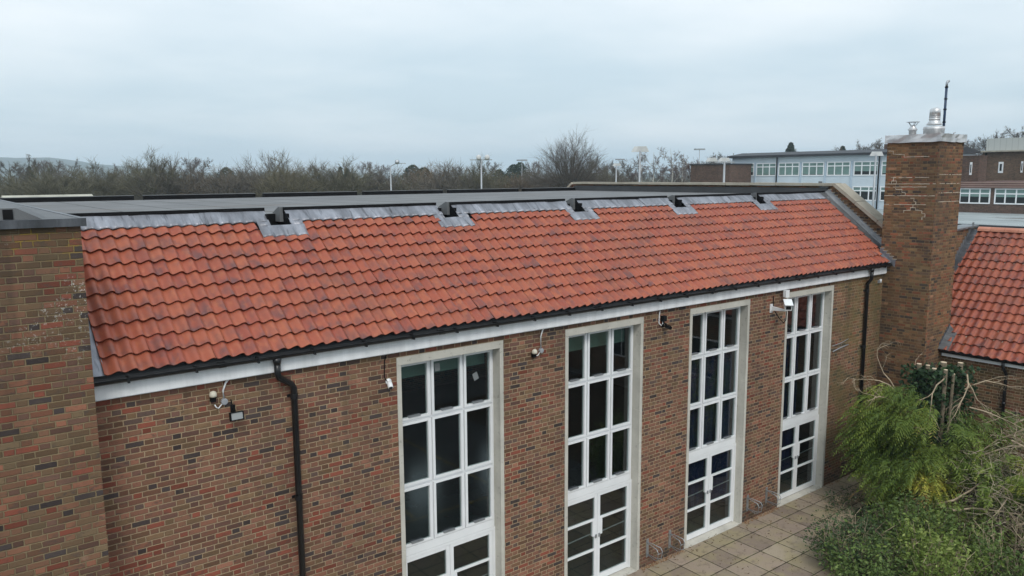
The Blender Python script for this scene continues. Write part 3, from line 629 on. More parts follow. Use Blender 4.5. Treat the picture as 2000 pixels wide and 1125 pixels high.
# lead stepped against the chimney where the red slope meets it
m=MB()
for i in range(5):
    y=-.30+i*.085; zb=5.73+(y+.15)*math.tan(TH); m.prism([(CX0-.003,y,zb),(CX0-.003,y+.085,zb+.07),(CX0-.003,y+.085,zb+.21),(CX0-.003,y-.02,zb+.21)],(-.004,0,0))
m.prism([RP(CX0-.16,-.05,.035),RP(CX0-.008,-.05,.05),RP(CX0-.008,.36,.05),RP(CX0-.16,.36,.035)],(0,0,.004)); m.build('step_flashing',M_LEAD,chm)
m=MB()
for i in range(5):
    y=-.30+i*.085; zb=5.73+(y+.15)*math.tan(TH); m.box(CX0-.012,y-.05,zb+.212,CX0-.002,y+.08,zb+.224)
m.build('flashing_pointing',M_MORT,chm)
# ------------------------------------------------------------------ wing at the right
wng=thing('wing_building',(25,-6,0),'low brick wing at the right with a steep red pantile roof','building')
WA=R(40.7); wsn,wcs=math.sin(WA),math.cos(WA); EX,EZ=21.46,3.40
g=MB(); g.box(21.68,-15,-.2,28.3,-.45,3.5); g.build('brick_wall',M_BRW,wng)
g=MB(); g.prism([(21.7,-.449,3.5),(21.7,-.449,6.36),(25.1,-.449,6.5),(25.1,-.449,3.5)],(0,.3,0)); gb2=g.build('gable_wall',M_BRC,wng)
g=MB(); g.prism([(21.7,-.52,6.362),(25.2,-.52,6.505),(25.2,-.52,6.555),(21.7,-.52,6.412)],(0,.44,0)); g.build('coping',M_LEADD,gb2)
def WP(y,s,h=0): return (EX+s*wcs-h*wsn,y,EZ+s*wsn+h*wcs)
tile_field('tile_roof',WP(-.6,0,0),(0,-1,0),(wcs,0,wsn),(-wsn,0,wcs),66,15,.21,.309,M_TILE2,wng,None,9)
g=MB(); g.prism([WP(-.46,.02,-.06),WP(-15,.02,-.06),WP(-15,4.66,-.06),WP(-.46,4.66,-.06)],(.05*wsn,0,-.05*wcs)); g.prism([(24.98,-.46,6.38),(24.98,-15,6.38),(28.5,-15,3.4),(28.5,-.46,3.4)],(-.02,0,-.05)); g.build('roof_underlay',M_FELTD,wng)
g=MB(); 
for i in range(40):
    y=-.62-i*.36; pts=[]
    for j in range(7):
        a=PI*j/6; pts.append((24.98-.13*math.cos(a),y,6.40+.12*math.sin(a)))
    g.prism(pts,(0,-.352,0))
k=NT('ridge_tile',.6,.3); k.color(k.ramp(k.noise(3,4),[(.3,(.42,.16,.1)),(.7,(.55,.25,.17))])); g.build('ridge',k.m,wng)
g=MB(); g.prism([WP(-.452,1.2,.05),WP(-.63,1.2,.035),WP(-.63,4.6,.035),WP(-.452,4.6,.05)],(0,0,.005)); g.build('verge_lead',M_EDGE,wng); g=MB(); g.prism([WP(CY0-.004,.0,.055),WP(CY0-.26,.0,.045),WP(CY0-.26,.62,.045),WP(CY0-.004,.85,.055)],(0,0,.005)); g.build('verge_lead',M_LEADD,wng)
g=MB()
for i in range(24):
    s_=1.1+i*.15; a=WP(-.453,s_); x=a[0]; z=a[2]; g.prism([(x,-.455,z+.02),(x+.13,-.455,z+.11),(x+.13,-.455,z+.27),(x,-.455,z+.27)],(0,.003,0))
g.build('step_flashing',M_LEADD,wng); g=MB()
for i in range(7):
    s_=.02+i*.11; a=WP(CY0,s_); x=a[0]; z=a[2]; g.prism([(x,CY0-.006,z+.0),(x+.09,CY0-.006,z+.07),(x+.09,CY0-.006,z+.2),(x,CY0-.006,z+.2)],(0,.004,0))
g.build('step_flashing',M_EDGE,wng)
g=MB(); g.box(21.60,-15,3.235,21.625,-1.26,3.37); g.build('fascia',M_FASCIA,wng)
g=MB(); g.prism([(21.54+.058*math.cos(PI+PI*j/8),-1.24,3.385+.058*math.sin(PI+PI*j/8)) for j in range(9)]+[(21.54+.05*math.cos(2*PI-PI*j/8),-1.24,3.388+.05*math.sin(2*PI-PI*j/8)) for j in range(9)],(0,-13.7,0)); g.build('gutter',M_BLACK,wng)
g=MB(); g.tube([(21.54,-2.77,3.36),(21.54,-2.77,3.22),(21.56,-2.79,3.16),(21.62,-2.83,3.04),(21.63,-2.83,2.95),(21.63,-2.83,0)],.038,10); g.tube([(21.63,-2.83,2.3),(21.63,-2.83,2.22)],.047,10); g.build('downpipe',M_BLACK,wng,True)
for y0_ in (-7.2,-11.2):
    g=MB(); g.box(21.672,y0_,1.0,21.679,y0_+1.8,2.4); wf=g.build('window',M_WHITE,wng); g=MB()
    for y in (y0_+.05,y0_+.93): g.box(21.664,y,1.06,21.671,y+.82,2.34)
    g.build('glazing',M_GDK,wf)
# ------------------------------------------------------------------ fixtures on the wall
def cable(m,pts,rr=.008): m.tube(pts,rr,6)
def sensor(x,z,lab):
    t=thing('light_sensor',(x,-.03,z),lab,'sensor','dusk sensors')
    m=MB(); m.box(x-.03,-.075,z-.1,x+.03,0,z-.03); m.lathe((x,-.06,z-.05),[(.04,0),(.04,.02)],10); m.build('base',M_TRIM,t)
    m=MB(); m.lathe((x,-.06,z-.03),[(.045,0),(.05,.02),(.047,.05),(.03,.072),(.005,.08)],12); m.build('dome',CREAM,t,True)
CREAM=plain('cream_plastic',(.62,.58,.48),.5,.05,5)
sensor(2.94,5.25,'small cream dusk sensor on the wall left of the black downpipe'); sensor(8.43,5.03,'small cream dusk sensor between the first and second tall windows')
GREYP=plain('grey_plastic',(.3,.31,.33),.5,.1,8)
def conduit(x,z,xt,zt,xs,lab):
    t=thing('wall_conduit',(x,0,z),lab,'conduit','cable drops under the fascia')
    m=MB(); m.lathe((x,0,z),[(.045,0),(.045,.045),(.03,.05)],10,Vector((0,-1,0))); m.build('junction_box',GREYP,t)
    m=MB(); cable(m,[(xt+.03,-.02,zt),(xt-.02,-.025,zt-.05),(x-.01,-.02,zt-.15),(x,-.02,z+.05)],.014); cable(m,[(x-.03,-.02,z-.03),(x-.08,-.02,z-.08),(xs+.02,-.03,z-.06),(xs,-.03,z-.02)],.009); m.build('cable',M_WHITE,t,True)
conduit(3.09,5.12,3.14,5.42,2.96,'white cable drop with a grey junction box above the left flood light'); conduit(8.61,5.02,8.66,5.43,8.45,'white cable drop with a grey junction box left of the second tall window')
k=NT('flood_light_lens',.2,.5); k.color((.3,.31,.31)); M_LENS=k.m
def flood(x,z,tx,lab,yaw=0.,arm=True,dark=False):
    t=thing('flood_light',(x,0,z),lab,'flood light','wall flood lights')
    c=Vector((x,-.15,z)); ry=Matrix.Rotation(yaw,3,'Z')@Matrix.Rotation(tx,3,'X')
    ax,ay,az=ry@Vector((.09,0,0)),ry@Vector((0,.022,0)),ry@Vector((0,0,.058))
    m=MB(); m.obox(c,ax,ay,az)
    for sx in (-1,1): m.obox(c+ax*sx*.93-ay*1.3,ax*.07,ay*.35,az)
    for sz in (-1,1): m.obox(c+az*sz*.9-ay*1.3,ax*.86,ay*.35,az*.1)
    m.build('housing',M_TRIM,t); m=MB(); m.obox(c-ay*1.06,ax*.85,ay*.04,az*.8); m.build('lens',M_BLACK if dark else M_LENS,t)
    m=MB(); m.box(x-.03,-.02,z-.02,x+.03,0,z+.12); m.tube([(x,-.01,z+.08),(x,-.1,z+.06),tuple(c+ay)],.012,6); m.tube([(x,-.012,z+.1),(x-.02,-.012,z+.2)],.008,5); m.build('bracket',M_TRIM,t)
flood(3.20,4.93,R(-12),'black flood light with a pale lens left of the near downpipe')
flood(11.82,5.06,R(-70),'black flood light tilted down between the second and third tall windows',.9,dark=True)
t=thing('junction_box',(11.8,0,5.22),'black square junction box with a white cable loop above the far flood light','junction box')
m=MB(); m.box(11.76,-.08,5.17,11.86,0,5.28); m.build('box_body',M_TRIM,t)
m=MB(); cable(m,[(11.72,-.02,5.43),(11.7,-.02,5.3),(11.69,-.02,5.14),(11.74,-.04,5.09),(11.78,-.04,5.12),(11.79,-.03,5.17)],.011); m.build('cable',M_WHITE,t,True)
t=thing('bullet_camera',(5.57,0,4.96),'small white dome-ended security camera left of the first tall window','security camera')
m=MB(); c=Vector((5.57,0,4.97)); d=Vector((-.2,-.75,-.6)).normalized(); m.lathe(c,[(.05,0),(.05,.02)],12,Vector((0,-1,0))); m.lathe(c+Vector((0,-.03,0)),[(.028,0),(.04,.03),(.042,.1),(.038,.12)],14,d); m.build('housing',M_WHITE,t,True)
m=MB(); m.lathe(c+Vector((0,-.03,0))+d*.117,[(.033,0),(.031,.008),(.005,.01)],12,d); m.build('lens',M_BLACK,t,True)
m=MB(); cable(m,[(5.55,-.02,5.42),(5.51,-.012,5.3),(5.5,-.012,5.05),(5.54,-.02,4.98)],.008); m.build('cable',M_TRIM,t,True)
t=thing('security_camera',(15.55,0,5.02),'large white security camera on a projecting wall arm beside the far tall window','security camera')
m=MB(); m.box(15.5,-.02,4.92,15.6,0,5.12); m.prism([(15.53,-.02,4.97),(15.53,-.02,5.07),(15.53,-.40,5.035),(15.53,-.40,5.0)],(.04,0,0)); m.build('wall_arm',M_WHITE,t)
c=Vector((15.57,-.42,5.14)); d=Vector((-.72,-.62,-.3)).normalized(); sx=Vector((.65,-.76,0)).normalized(); uz=sx.cross(d)*-1; uz=uz if uz.z>0 else -uz
m=MB(); m.obox(c,sx*.075,d*.13,uz*.07); m.build('housing',M_WHITE,t)
m=MB(); m.obox(c+uz*.083+d*.02,sx*.092,d*.155,uz*.008); m.build('sun_shield',M_WHITE,t)
m=MB(); m.obox(c+d*.132,sx*.055,d*.004,uz*.042); m.build('lens_window',M_BLACK,t)
m=MB(); cable(m,[tuple(c-d*.1-uz*.06),(15.55,-.4,4.8),(15.57,-.33,4.72),(15.6,-.2,4.8),(15.58,-.05,5.0),(15.6,-.02,5.3)],.011); m.build('cable',M_TRIM,t,True)
t=thing('cable_box',(15.93,-.1,5.35),'small white square box on the fascia above the large camera','box')
m=MB(); m.box(15.86,-.17,5.26,15.99,-.101,5.42); m.build('box_body',M_WHITE,t); m=MB(); m.box(15.855,-.178,5.255,15.995,-.1705,5.425); m.build('box_lid',M_WHITE,t)
t=thing('wall_sensor',(20.45,0,5.2),'small white sensor on the wall between the far downpipe and the chimney','sensor')
m=MB(); m.box(20.4,-.06,5.18,20.48,0,5.25); m.build('base',GREYP,t); m=MB(); m.lathe((20.44,-.06,5.19),[(.03,0),(.03,.09),(.01,.1)],10); m.build('cap',M_WHITE,t,True)
m=MB(); m.tube([(18.28,-.03,3.60),(18.6,-.05,3.66),(19.0,-.04,3.69)],.014,6); m.tube([(18.28,-.012,3.74),(18.7,-.012,3.77),(19.05,-.012,3.83)],.008,5); tag(m.build('loose_conduit',GREYP,None,True,origin=(18.28,0,3.6)),'short grey length of loose conduit on the mossy wall right of the last window','conduit')
def hoop(x,z,lab):
    t=thing('cycle_holder',(x,0,z),lab,'cycle holder','wall cycle holders')
    m=MB(); m.box(x-.035,-.012,z-.2,x+.035,-.0005,z+.2); m.build('wall_plate',M_STEEL,t)
    m=MB()
    for dx,s_ in ((-.06,1),(.06,1)):
        m.tube([(x,-.012,z+.12),(x+dx*.6,-.1,z+.12),(x+dx,-.32,z+.1),(x+dx,-.36,z+.04),(x+dx,-.34,z-.12),(x+dx*.8,-.26,z-.16),(x,-.012,z-.14)],.009,6)
    m.tube([(x-.06,-.34,z),(x+.06,-.34,z)],.008,6); m.build('hoop',M_STEEL,t,True)
hoop(11.5,.40,'galvanised cycle holder on the wall just right of the second tall window'); hoop(12.2,.38,'galvanised cycle holder on the wall just left of the third tall window'); hoop(14.93,.45,'galvanised cycle holder on the wall just right of the third tall window'); hoop(15.68,.44,'galvanised cycle holder on the wall just left of the far tall window')
# ------------------------------------------------------------------ distant buildings
M_BLUEP=plain('blue_panel',(.54,.61,.66),.5,.06,.5); M_BLUED=plain('blue_pier',(.43,.52,.6),.5,.06,.5); M_GDARK=plain('dark_glass',(.015,.018,.02),.12,.3,.5,0,.5); M_BLINDF=plain('green_blind',(.16,.25,.23),.7,.2,.7); M_GREYR=felt_mat('grey_roof',(.12,.125,.135)); M_SLATE=plain('roof_edge',(.04,.042,.048),.6,.2,1)
bb=thing('classroom_block',(85,35,0),'pale blue panelled classroom block with white windows beyond the hall roof','building')
XB=78.; g=MB(); g.box(XB,22.9,-.2,83.2,47.65,9.98); g.build('panel_wall',M_BLUEP,bb)
g=MB(); g.box(XB-.5,22.6,9.981,83.5,48.1,10.22); g.prism([(XB-.45,48.05,10.221),(XB+2.4,48.05,10.6),(83.4,48.05,10.221)],(0,-25.4,0)); g.build('roof',M_SLATE,bb)
def far_window(parent,y0,y1,z0,z1,X,blind,wall=M_WHITE,npan=3,split=.66):
    m=MB(); d=.06; fw=.11
    m.box(X-d,y0,z0,X-.001,y0+fw,z1); m.box(X-d,y1-fw,z0,X-.001,y1,z1)
    for zc in (z0,z1-fw,z0+(z1-z0)*split): m.box(X-d,y0+fw,zc,X-.001,y1-fw,zc+fw)
    for i in range(1,npan):
        yc=y0+(y1-y0)*i/npan
        for za,zb in ((z0+fw,z0+(z1-z0)*split),(z0+(z1-z0)*split+fw,z1-fw)): m.box(X-d,yc-fw/2,za,X-.001,yc+fw/2,zb)
    w=m.build('window',M_WHITE,parent); m=MB(); m.box(X-.02,y0+fw,z0+fw,X-.0015,y1-fw,z1-fw); m.build('pane',M_GDARK,w)
    if blind>0:
        m=MB(); zt=z1-fw; zb=zt-(zt-z0-fw)*blind; m.box(X-.028,y0+fw,zb,X-.0205,y1-fw,zt); m.build('blind',M_BLINDF,w)
wy=[47.19,44.26,41.34,38.41,35.46,32.47,29.55,26.6]; bl=[.72,.97,.98,.95,.98,.72,.9,.8]
for i,y in enumerate(wy):
    far_window(bb,y-2.63,y,7.88,9.36,XB,bl[i]); far_window(bb,y-2.63,y,5.32,6.8,XB,.36); far_window(bb,y-2.63,y,2.75,4.2,XB,.4)
g=MB()
for i,y in enumerate(wy): g.box(XB-.09,y-2.63-.24,0,XB-.001,y-2.63-.06,9.4)
split(g,'pier',M_BLUED,bb)
g=MB()
for y in (41.5,29.75): g.tube([(XB-.16,y,0),(XB-.16,y,9.95)],.07,8)
split(g,'downpipe',M_TRIM,bb)
for X_,y_,lab in ((80.5,28.5,''),):
    g=MB(); g.box(X_,y_,10.2,X_+1,y_+2.2,11.1); g.build('roof_box',M_BRF,bb)
fb=thing('brown_annex',(76,49,0),'plain brown brick annex left of the pale blue classroom block','building')
g=MB(); g.box(74,44.9,-.2,77.9,50.6,9.2); g.build('brick_wall',M_BRF,fb); g=MB(); g.box(73.9,44.8,9.202,78,50.7,9.32); g.build('roof_edge',M_SLATE,fb)
an=thing('window_annex',(82,16,0),'low brick annex with white windows and green blinds right of the chimney','building')
g=MB(); g.box(XB,6,-.2,88,22.3,6.72); g.build('brick_wall',M_BRF,an)
k=NT('hung_tile',.8,.2); X=k.xyz(k.pos()); ch=k.math('FRACT',k.math('ADD',k.math('MULTIPLY',X[1],3.),k.math('FLOOR',k.math('MULTIPLY',X[2],5.)))); k.color(k.mix(k.math('LESS_THAN',k.math('FRACT',k.math('MULTIPLY',X[2],5.)),.3),k.ramp(k.noise(1.5,3),[(.3,(.11,.065,.055)),(.7,(.16,.09,.078))]),(.33,.24,.2))); M_HUNG=k.m
g=MB(); g.box(XB-.25,5.8,6.73,88,22.0,7.3); g.build('tile_hanging',M_HUNG,an)
for y in (21.95,18.96,15.95,12.9): far_window(an,y-2.65,y,5.28,6.7,XB,.55,split=.62)
lf=thing('flat_link_block',(66,14,0),'low grey flat roofed block with puddles behind the chimney','building')
k=NT('wet_roof',.6,.3); n=k.noise(.5,4,.55,k.vscale(k.pos(),(1.4,.35,1))); k.color(k.ramp(n,[(.35,(.24,.27,.275)),(.6,(.32,.35,.35))])); pm=k.sstep(k.noise(.42,3,.5,k.vscale(k.pos(),(2.2,.3,1))),.56,.6); k.t.links.new(k.math('SUBTRACT',.6,k.math('MULTIPLY',pm,.55)),k.b.inputs['Roughness']); M_WET=k.m
g=MB(); g.box(57,4,-.2,77.9,44,4.40); g.build('brick_wall',M_BRT,lf); g=MB(); g.box(57.4,4,4.41,77.89,44,4.47); g.build('felt_roof',M_WET,lf); g=MB(); g.box(56.95,3.9,4.402,57.38,44.1,4.62); g.build('kerb',M_SLATE,lf)
tw=thing('brick_tower',(99,25,0),'dark brick tower with pale grey cladding and slot windows right of the chimney','tower')
g=MB(); g.box(95,10,-.2,104,26.9,10.35); g.build('brick_wall',M_BRT,tw); g=MB(); g.box(79.9,21.2,7.301,81.6,22.85,9.62); g.box(79.85,21.15,9.621,81.65,22.9,9.72); g.build('stair_block',M_BRF,an)
g=MB(); g.box(94.6,9.6,10.352,104.3,27.3,10.5); g.build('roof_edge',M_COPE,tw)
k=NT('grey_cladding',.5,.3); X=k.xyz(k.pos()); k.color(k.mix(k.math('LESS_THAN',k.math('FRACT',k.math('MULTIPLY',X[1],1.7)),.07),(.46,.48,.46),(.33,.35,.34))); g=MB(); g.box(95.3,10,10.502,103.8,26.7,11.85); g.build('cladding',k.m,tw)
for X_,y,z in ((94.999,24.95,8.67),(79.899,21.9,8.5),(94.999,22.9,8.7)):
    hw_=.24 if y==24.95 else .1; g=MB(); g.box(X_-.06,y-hw_,z-.6,X_,y+hw_,z+.6); w=g.build('slot_window',M_WHITE,tw); g=MB(); g.box(X_-.07,y-hw_*.45,z-.38,X_-.061,y+hw_*.45,z+.38); g.build('pane',M_GDARK,w)
g=MB(); g.tube([(94.85,26.5,7),(94.85,26.5,10.3)],.1,8);  split(g,'downpipe',M_TRIM,tw)
M_SHED=plain('pale_shed_roof',(.4,.385,.32),.8,.25,.6)
sh=thing('pale_shed',(11,80,0),'long low pale roofed shed in front of the trees at the far left','shed')
g=MB(); g.box(7.6,80,-.2,15,84,6.0); g.build('wall',M_WHITE,sh); g=MB(); g.prism([(7.3,79.7,6.0),(7.3,82,6.42),(7.3,84.3,6.0)],(8,0,0)); g.build('roof',M_SHED,sh)
# ------------------------------------------------------------------ lamp posts
M_POST=plain('post_paint',(.36,.38,.4),.5,.1,1,.4)
M_LAMP=plain('lamp_hood',(.55,.56,.56),.5,.1,2)
def post(x,y,h,lab,kind):
    t=thing('lamp_post',(x,y,0),lab,'lamp post','lamp posts'); rr=.1 if kind!='thin' else .06
    m=MB(); m.tube([(x,y,0),(x,y,h-.2)],[rr*1.2,rr*.75],8); m.build('post',M_POST,t,True)
    rx,ry=.8,-.6
    def head(cx,cy,cz,s_):
        m=MB(); m.prism([(cx-s_*rx,cy-s_*ry,cz-.1*s_),(cx+s_*rx,cy+s_*ry,cz-.1*s_),(cx+s_*.62*rx,cy+s_*.62*ry,cz+.7*s_),(cx-s_*.55*rx,cy-s_*.55*ry,cz+.7*s_)],(ry*-.5*s_*-1,rx*.7*s_,0)); m.build('lamp_head',M_LAMP,t)
    if kind=='twin':
        m=MB(); m.obox((x,y,h-.2),(1.1*rx,1.1*ry,.0),(0,.03,0),(0,0,.04)); m.build('cross_arm',M_POST,t)
        for o in (-.3,.55): m=MB(); c=Vector((x+o*rx,y+o*ry,h)); m.lathe(c,[(.08,0),(.22,.12),(.27,.36),(.16,.42)],12,Vector((-.4,-.8,.1)).normalized()); m.build('lamp_head',M_LAMP,t,True)
    elif kind=='arm':
        m=MB(); m.tube([(x,y,h-.25),(x+.7*rx,y+.7*ry,h+.15)],.06,6); m.obox((x+1.2*rx,y+1.2*ry,h+.12),(.6*rx,.6*ry,0),(0,.1,0),(0,0,.04)); m.build('arm',M_POST,t)
        m=MB(); m.lathe((x+.8*rx,y+.8*ry,h+.25),[(.05,0),(.26,.1),(.28,.3),(.15,.4)],10,Vector((-.4,-.8,.1)).normalized()); m.build('lamp_head',M_STEEL,t,True)
    elif kind=='globes':
        m=MB(); m.obox((x,y,h-.25),(.75*rx,.75*ry,0),(0,.03,0),(0,0,.04)); m.build('cross_arm',M_POST,t)
        for o in (-.85,.1): head(x+o*rx,y+o*ry,h-.15,.36)
    elif kind=='thin':
        m=MB(); m.obox((x,y,h-.1),(.75*rx,.75*ry,0),(0,.2,0),(0,0,.12)); m.build('lamp_head',M_STEEL,t)
    else: head(x+.2*rx,y+.2*ry,h-.25,.6 if kind=='hood' else .42)
post(45.9,72.8,9.5,'single arm grey lamp post before the bare trees left of centre','arm'); post(46.4,54.8,9.9,'tall grey mast with two round floodlights on a crossbar','twin'); post(80.8,91.5,10.7,'thin distant lamp mast left of the great bare tree','thin')
post(51.1,37.4,10.4,'thick grey lamp mast with a big white hood right of the great bare tree','hood'); post(71,60,9.5,'shorter lamp post with one pale hood just right of the great bare tree','small'); post(49.4,27.1,9.25,'lamp post with two pale hooded heads before the brown annex','globes'); post(101.2,71.3,12.2,'thin distant lamp mast above the roof of the brown annex','thin'); post(60.3,21.0,9.75,'lamp post with one pale hood in front of the blue block beside the chimney','small'); post(107,94.7,11.1,'thin dark distant mast among the trees left of the birches','thin')
# ------------------------------------------------------------------ trees
def ribbon(m,a,b,w0,w1,rn,bend=0):
    d=b-a; sdir=d.cross(Vector((rn.uniform(-1,1),rn.uniform(-1,1),rn.uniform(-1,1)))); 
    if sdir.length<1e-6: return
    sdir.normalize(); i=len(m.v); m.v+=[tuple(a-sdir*w0),tuple(a+sdir*w0),tuple(b+sdir*w1),tuple(b-sdir*w1)]; m.f.append((i,i+1,i+2,i+3))
def bare(name,seed,H,spread,mt,mc,trunk_h=.3,r0=.3,nl=(7,5,5,6),up=.5,droop=0,wtw=.022,cat='tree',label='',group=None,fill=1.,ivy=None):
    rn=random.Random(seed); tr=MB(); cr_=MB()
    def rv(s): return Vector((rn.gauss(0,s),rn.gauss(0,s),rn.gauss(0,s)))
    th=H*trunk_h; tp=[Vector((0,0,0)),Vector((rn.uniform(-.1,.1),rn.uniform(-.1,.1),th*.5)),Vector((rn.uniform(-.2,.2),rn.uniform(-.2,.2),th))]
    lead=tp+[Vector((rn.uniform(-.4,.4),rn.uniform(-.4,.4),H*.65)),Vector((rn.uniform(-.5,.5),rn.uniform(-.5,.5),H*.92))]
    tr.tube(lead,[r0,r0*.85,r0*.7,r0*.35,r0*.08],7,False)
    def onlead(t):
        s_=t*(len(lead)-1); i=min(int(s_),len(lead)-2); return lead[i].lerp(lead[i+1],s_-i)
    for i in range(nl[0]):
        t=.42+.5*(i/nl[0])+rn.uniform(-.04,.04); a=i*2.4+rn.uniform(-.5,.5); p=onlead(t)
        L=spread*(1.05-.6*(t-.4)/.6)*rn.uniform(.8,1.15); d=Vector((math.cos(a),math.sin(a),up+rn.uniform(-.15,.35)+.5*(t-.4))).normalized()
        q=[p]; 
        for j in range(3): q.append(q[-1]+d*L/3+rv(.06*L)); d=(d+Vector((0,0,.14))+rv(.12)).normalized()
        rr=r0*.36*(1.1-t*.5); tr.tube(q,[rr,rr*.65,rr*.35,rr*.1],5,False)
        for j in range(nl[1]):
            tt=.3+.7*(j+rn.random())/nl[1]; s_=min(tt*3,2.999); p2=q[int(s_)].lerp(q[int(s_)+1],s_-int(s_))
            d2=(d+rv(.55)+Vector((0,0,.25))).normalized(); L2=L*.5*rn.uniform(.6,1.1); e2=p2+d2*L2*.5+rv(.03*L); e3=e2+(d2+rv(.25)+Vector((0,0,.12-droop*.4))).normalized()*L2*.5
            tr.tube([p2,e2,e3],[rr*.35,rr*.22,rr*.1],4,False)
            for kk in range(nl[2]):
                t3=rn.random(); p3=p2.lerp(e2,t3*2) if t3<.5 else e2.lerp(e3,t3*2-1); d3=(d2+rv(.6)+Vector((0,0,.15-droop))).normalized(); L3=L2*.55*rn.uniform(.5,1.1); e=p3+d3*L3
                ribbon(cr_,p3,e,wtw*1.2,wtw*.5,rn)
                for q4 in range(int(nl[3]*fill)):
                    p4=p3.lerp(e,rn.uniform(.15,1)); d4=(d3+rv(.6)+Vector((0,0,.1-droop*1.6))).normalized(); L4=L3*rn.uniform(.35,.75); e4=p4+d4*L4
                    ribbon(cr_,p4,e4,wtw*.7,wtw*.3,rn)
    # keep the nominal height
    zmax=max(v[2] for v in cr_.v); s_=H/zmax
    for m in (tr,cr_): m.v=[(x*1.0,y*1.0,z*s_) for x,y,z in m.v]
    o=thing(name,(0,0,0),label,cat,group); tr.build('trunk',mt,o,True); cr_.build('crown',mc,o)
    if ivy:
        iv=MB()
        for _ in range(1500):
            z=rn.uniform(.5,H*.68); a=rn.uniform(0,2*PI); rr=rn.uniform(.2,1.0)*(1.15-z/H)*1.3; p=onlead(min(.98,z/H)); leafq(iv,Vector((p.x+rr*math.cos(a),p.y+rr*math.sin(a),z)),.16,rn)
        iv.build('ivy',ivy,o,attr='leaf_rnd')
    return o
def bushy(name,seed,H,rad,mt,mc,label,group,ns=46,w=1.,nj=30,trunk=0):
    rn=random.Random(seed); tr=MB(); cr_=MB()
    lob=[rn.uniform(0,6.28) for _ in range(4)]
    for i in range(ns):
        a=i*2.399; el=math.asin(min(.985,.05+.95*((i+.5)/ns))); d=Vector((math.cos(a)*math.cos(el),math.sin(a)*math.cos(el),math.sin(el)))
        k_=1+.12*math.sin(a*2+lob[0])+.1*math.sin(a*3+el*3+lob[1])+(rn.uniform(-.12,.08) if not trunk else rn.uniform(-.04,.04)); k_=k_ if not trunk else .5+.5*k_
        e=Vector((d.x*rad*k_,d.y*rad*k_,H*.22+d.z*H*.78*k_)); b=Vector((rn.gauss(0,.25),rn.gauss(0,.25),rn.uniform(.0,H*.16)+trunk*H))
        mid=b.lerp(e,.5)+Vector((-d.x*rad*.12,-d.y*rad*.12,H*.05))
        tr.tube([b,mid,mid.lerp(e,.55 if not trunk else .8)],[.055,.032,.012] if not trunk else [.2,.115,.035],5,False)
        for j in range(nj):
            t=.25+.75*rn.random()**.6; p=b.lerp(mid,t*2) if t<.5 else mid.lerp(e,t*2-1); d2=((e-p).normalized()*.7+d*.4+Vector((rn.gauss(0,.5),rn.gauss(0,.5),rn.gauss(0,.35)+.15))).normalized(); L=H*.19*rn.uniform(.6,1.2); q=p+d2*L
            ribbon(cr_,p,q,.022*w,.009*w,rn)
            for k2 in range(9):
                p4=p.lerp(q,rn.uniform(.2,1)); d4=(d2+Vector((rn.gauss(0,.5),rn.gauss(0,.5),rn.gauss(0,.4)+.1))).normalized(); ribbon(cr_,p4,p4+d4*L*rn.uniform(.3,.75),.0145*w,.005*w,rn)
    if trunk: tr.tube([(0,0,0),(0,0,H*trunk*.6),(0,0,H*(trunk+.14))],[.55,.45,.3],8,False)
    zs=sorted(v[2] for v in cr_.v); s_=H/zs[int(len(zs)*.996)]
    for m in (tr,cr_): m.v=[(x,y,z*s_) for x,y,z in m.v]
    o=thing(name,(0,0,0),label,'tree',group); tr.build('trunk',mt,o,True); cr_.build('crown',mc,o); return o
def leafq(m,p,s,rn,nrm=None,rv=None,asp=.6):
    d=Vector((rn.gauss(0,1),rn.gauss(0,1),rn.gauss(0,.6))).normalized(); e=d.cross(Vector((rn.gauss(0,1),rn.gauss(0,1),rn.gauss(0,1)))).normalized()
    if nrm is not None: e=d.cross(nrm); e=e.normalized() if e.length>1e-5 else d.orthogonal()
    s=s*rn.uniform(.7,1.3); i=len(m.v); m.v+=[tuple(p-d*s),tuple(p+e*s*asp),tuple(p+d*s),tuple(p-e*s*asp)]; m.f.append((i,i+1,i+2,i+3)); m.a.append(rn.random() if rv is None else rv)
def fir(name,seed,H,rad,mt,mc,label,group,shape=1.):
    rn=random.Random(seed); tr=MB(); cr_=MB(); tr.tube([(0,0,0),(0,0,H*.5),(0,0,H*.95)],[.28,.16,.03],6,False)
    for i in range(2600):
        t=rn.random()**.8; z=H*(.12+.88*t); rr=rad*(1-t)**shape*rn.uniform(.55,1.05)+.1; a=rn.uniform(0,2*PI); rr*=1+.22*math.sin(a*5+z*2.6)
        leafq(cr_,Vector((rr*math.cos(a),rr*math.sin(a),z-.25*rr)),.24,rn)
    o=thing(name,(0,0,0),label,'tree',group); tr.build('trunk',mt,o,True); cr_.build('crown',mc,o,attr='leaf_rnd'); return o
M_BK1=bark_mat('bark_grey',(.07,.062,.05)); M_TW1=bark_mat('twigs_brown',(.115,.097,.08)); M_TW2=bark_mat('twigs_olive',(.15,.132,.083)); M_TW3=bark_mat('twigs_red',(.12,.075,.066)); M_TW4=bark_mat('twigs_purple',(.16,.135,.13)); M_BKW=bark_mat('bark_birch',(.42,.4,.37)); M_TWG=bark_mat('twigs_green',(.13,.12,.08)); M_TWO=bark_mat('twigs_orange',(.165,.125,.085)); M_TB1=bark_mat('twigs_grey',(.135,.118,.095))
M_EVG=leaf_mat('fir_needles',[(0,(.015,.03,.014)),(.6,(.028,.05,.022)),(1,(.045,.07,.03))]); M_IVY=leaf_mat('ivy_far',[(0,(.015,.026,.012)),(1,(.04,.058,.025))])
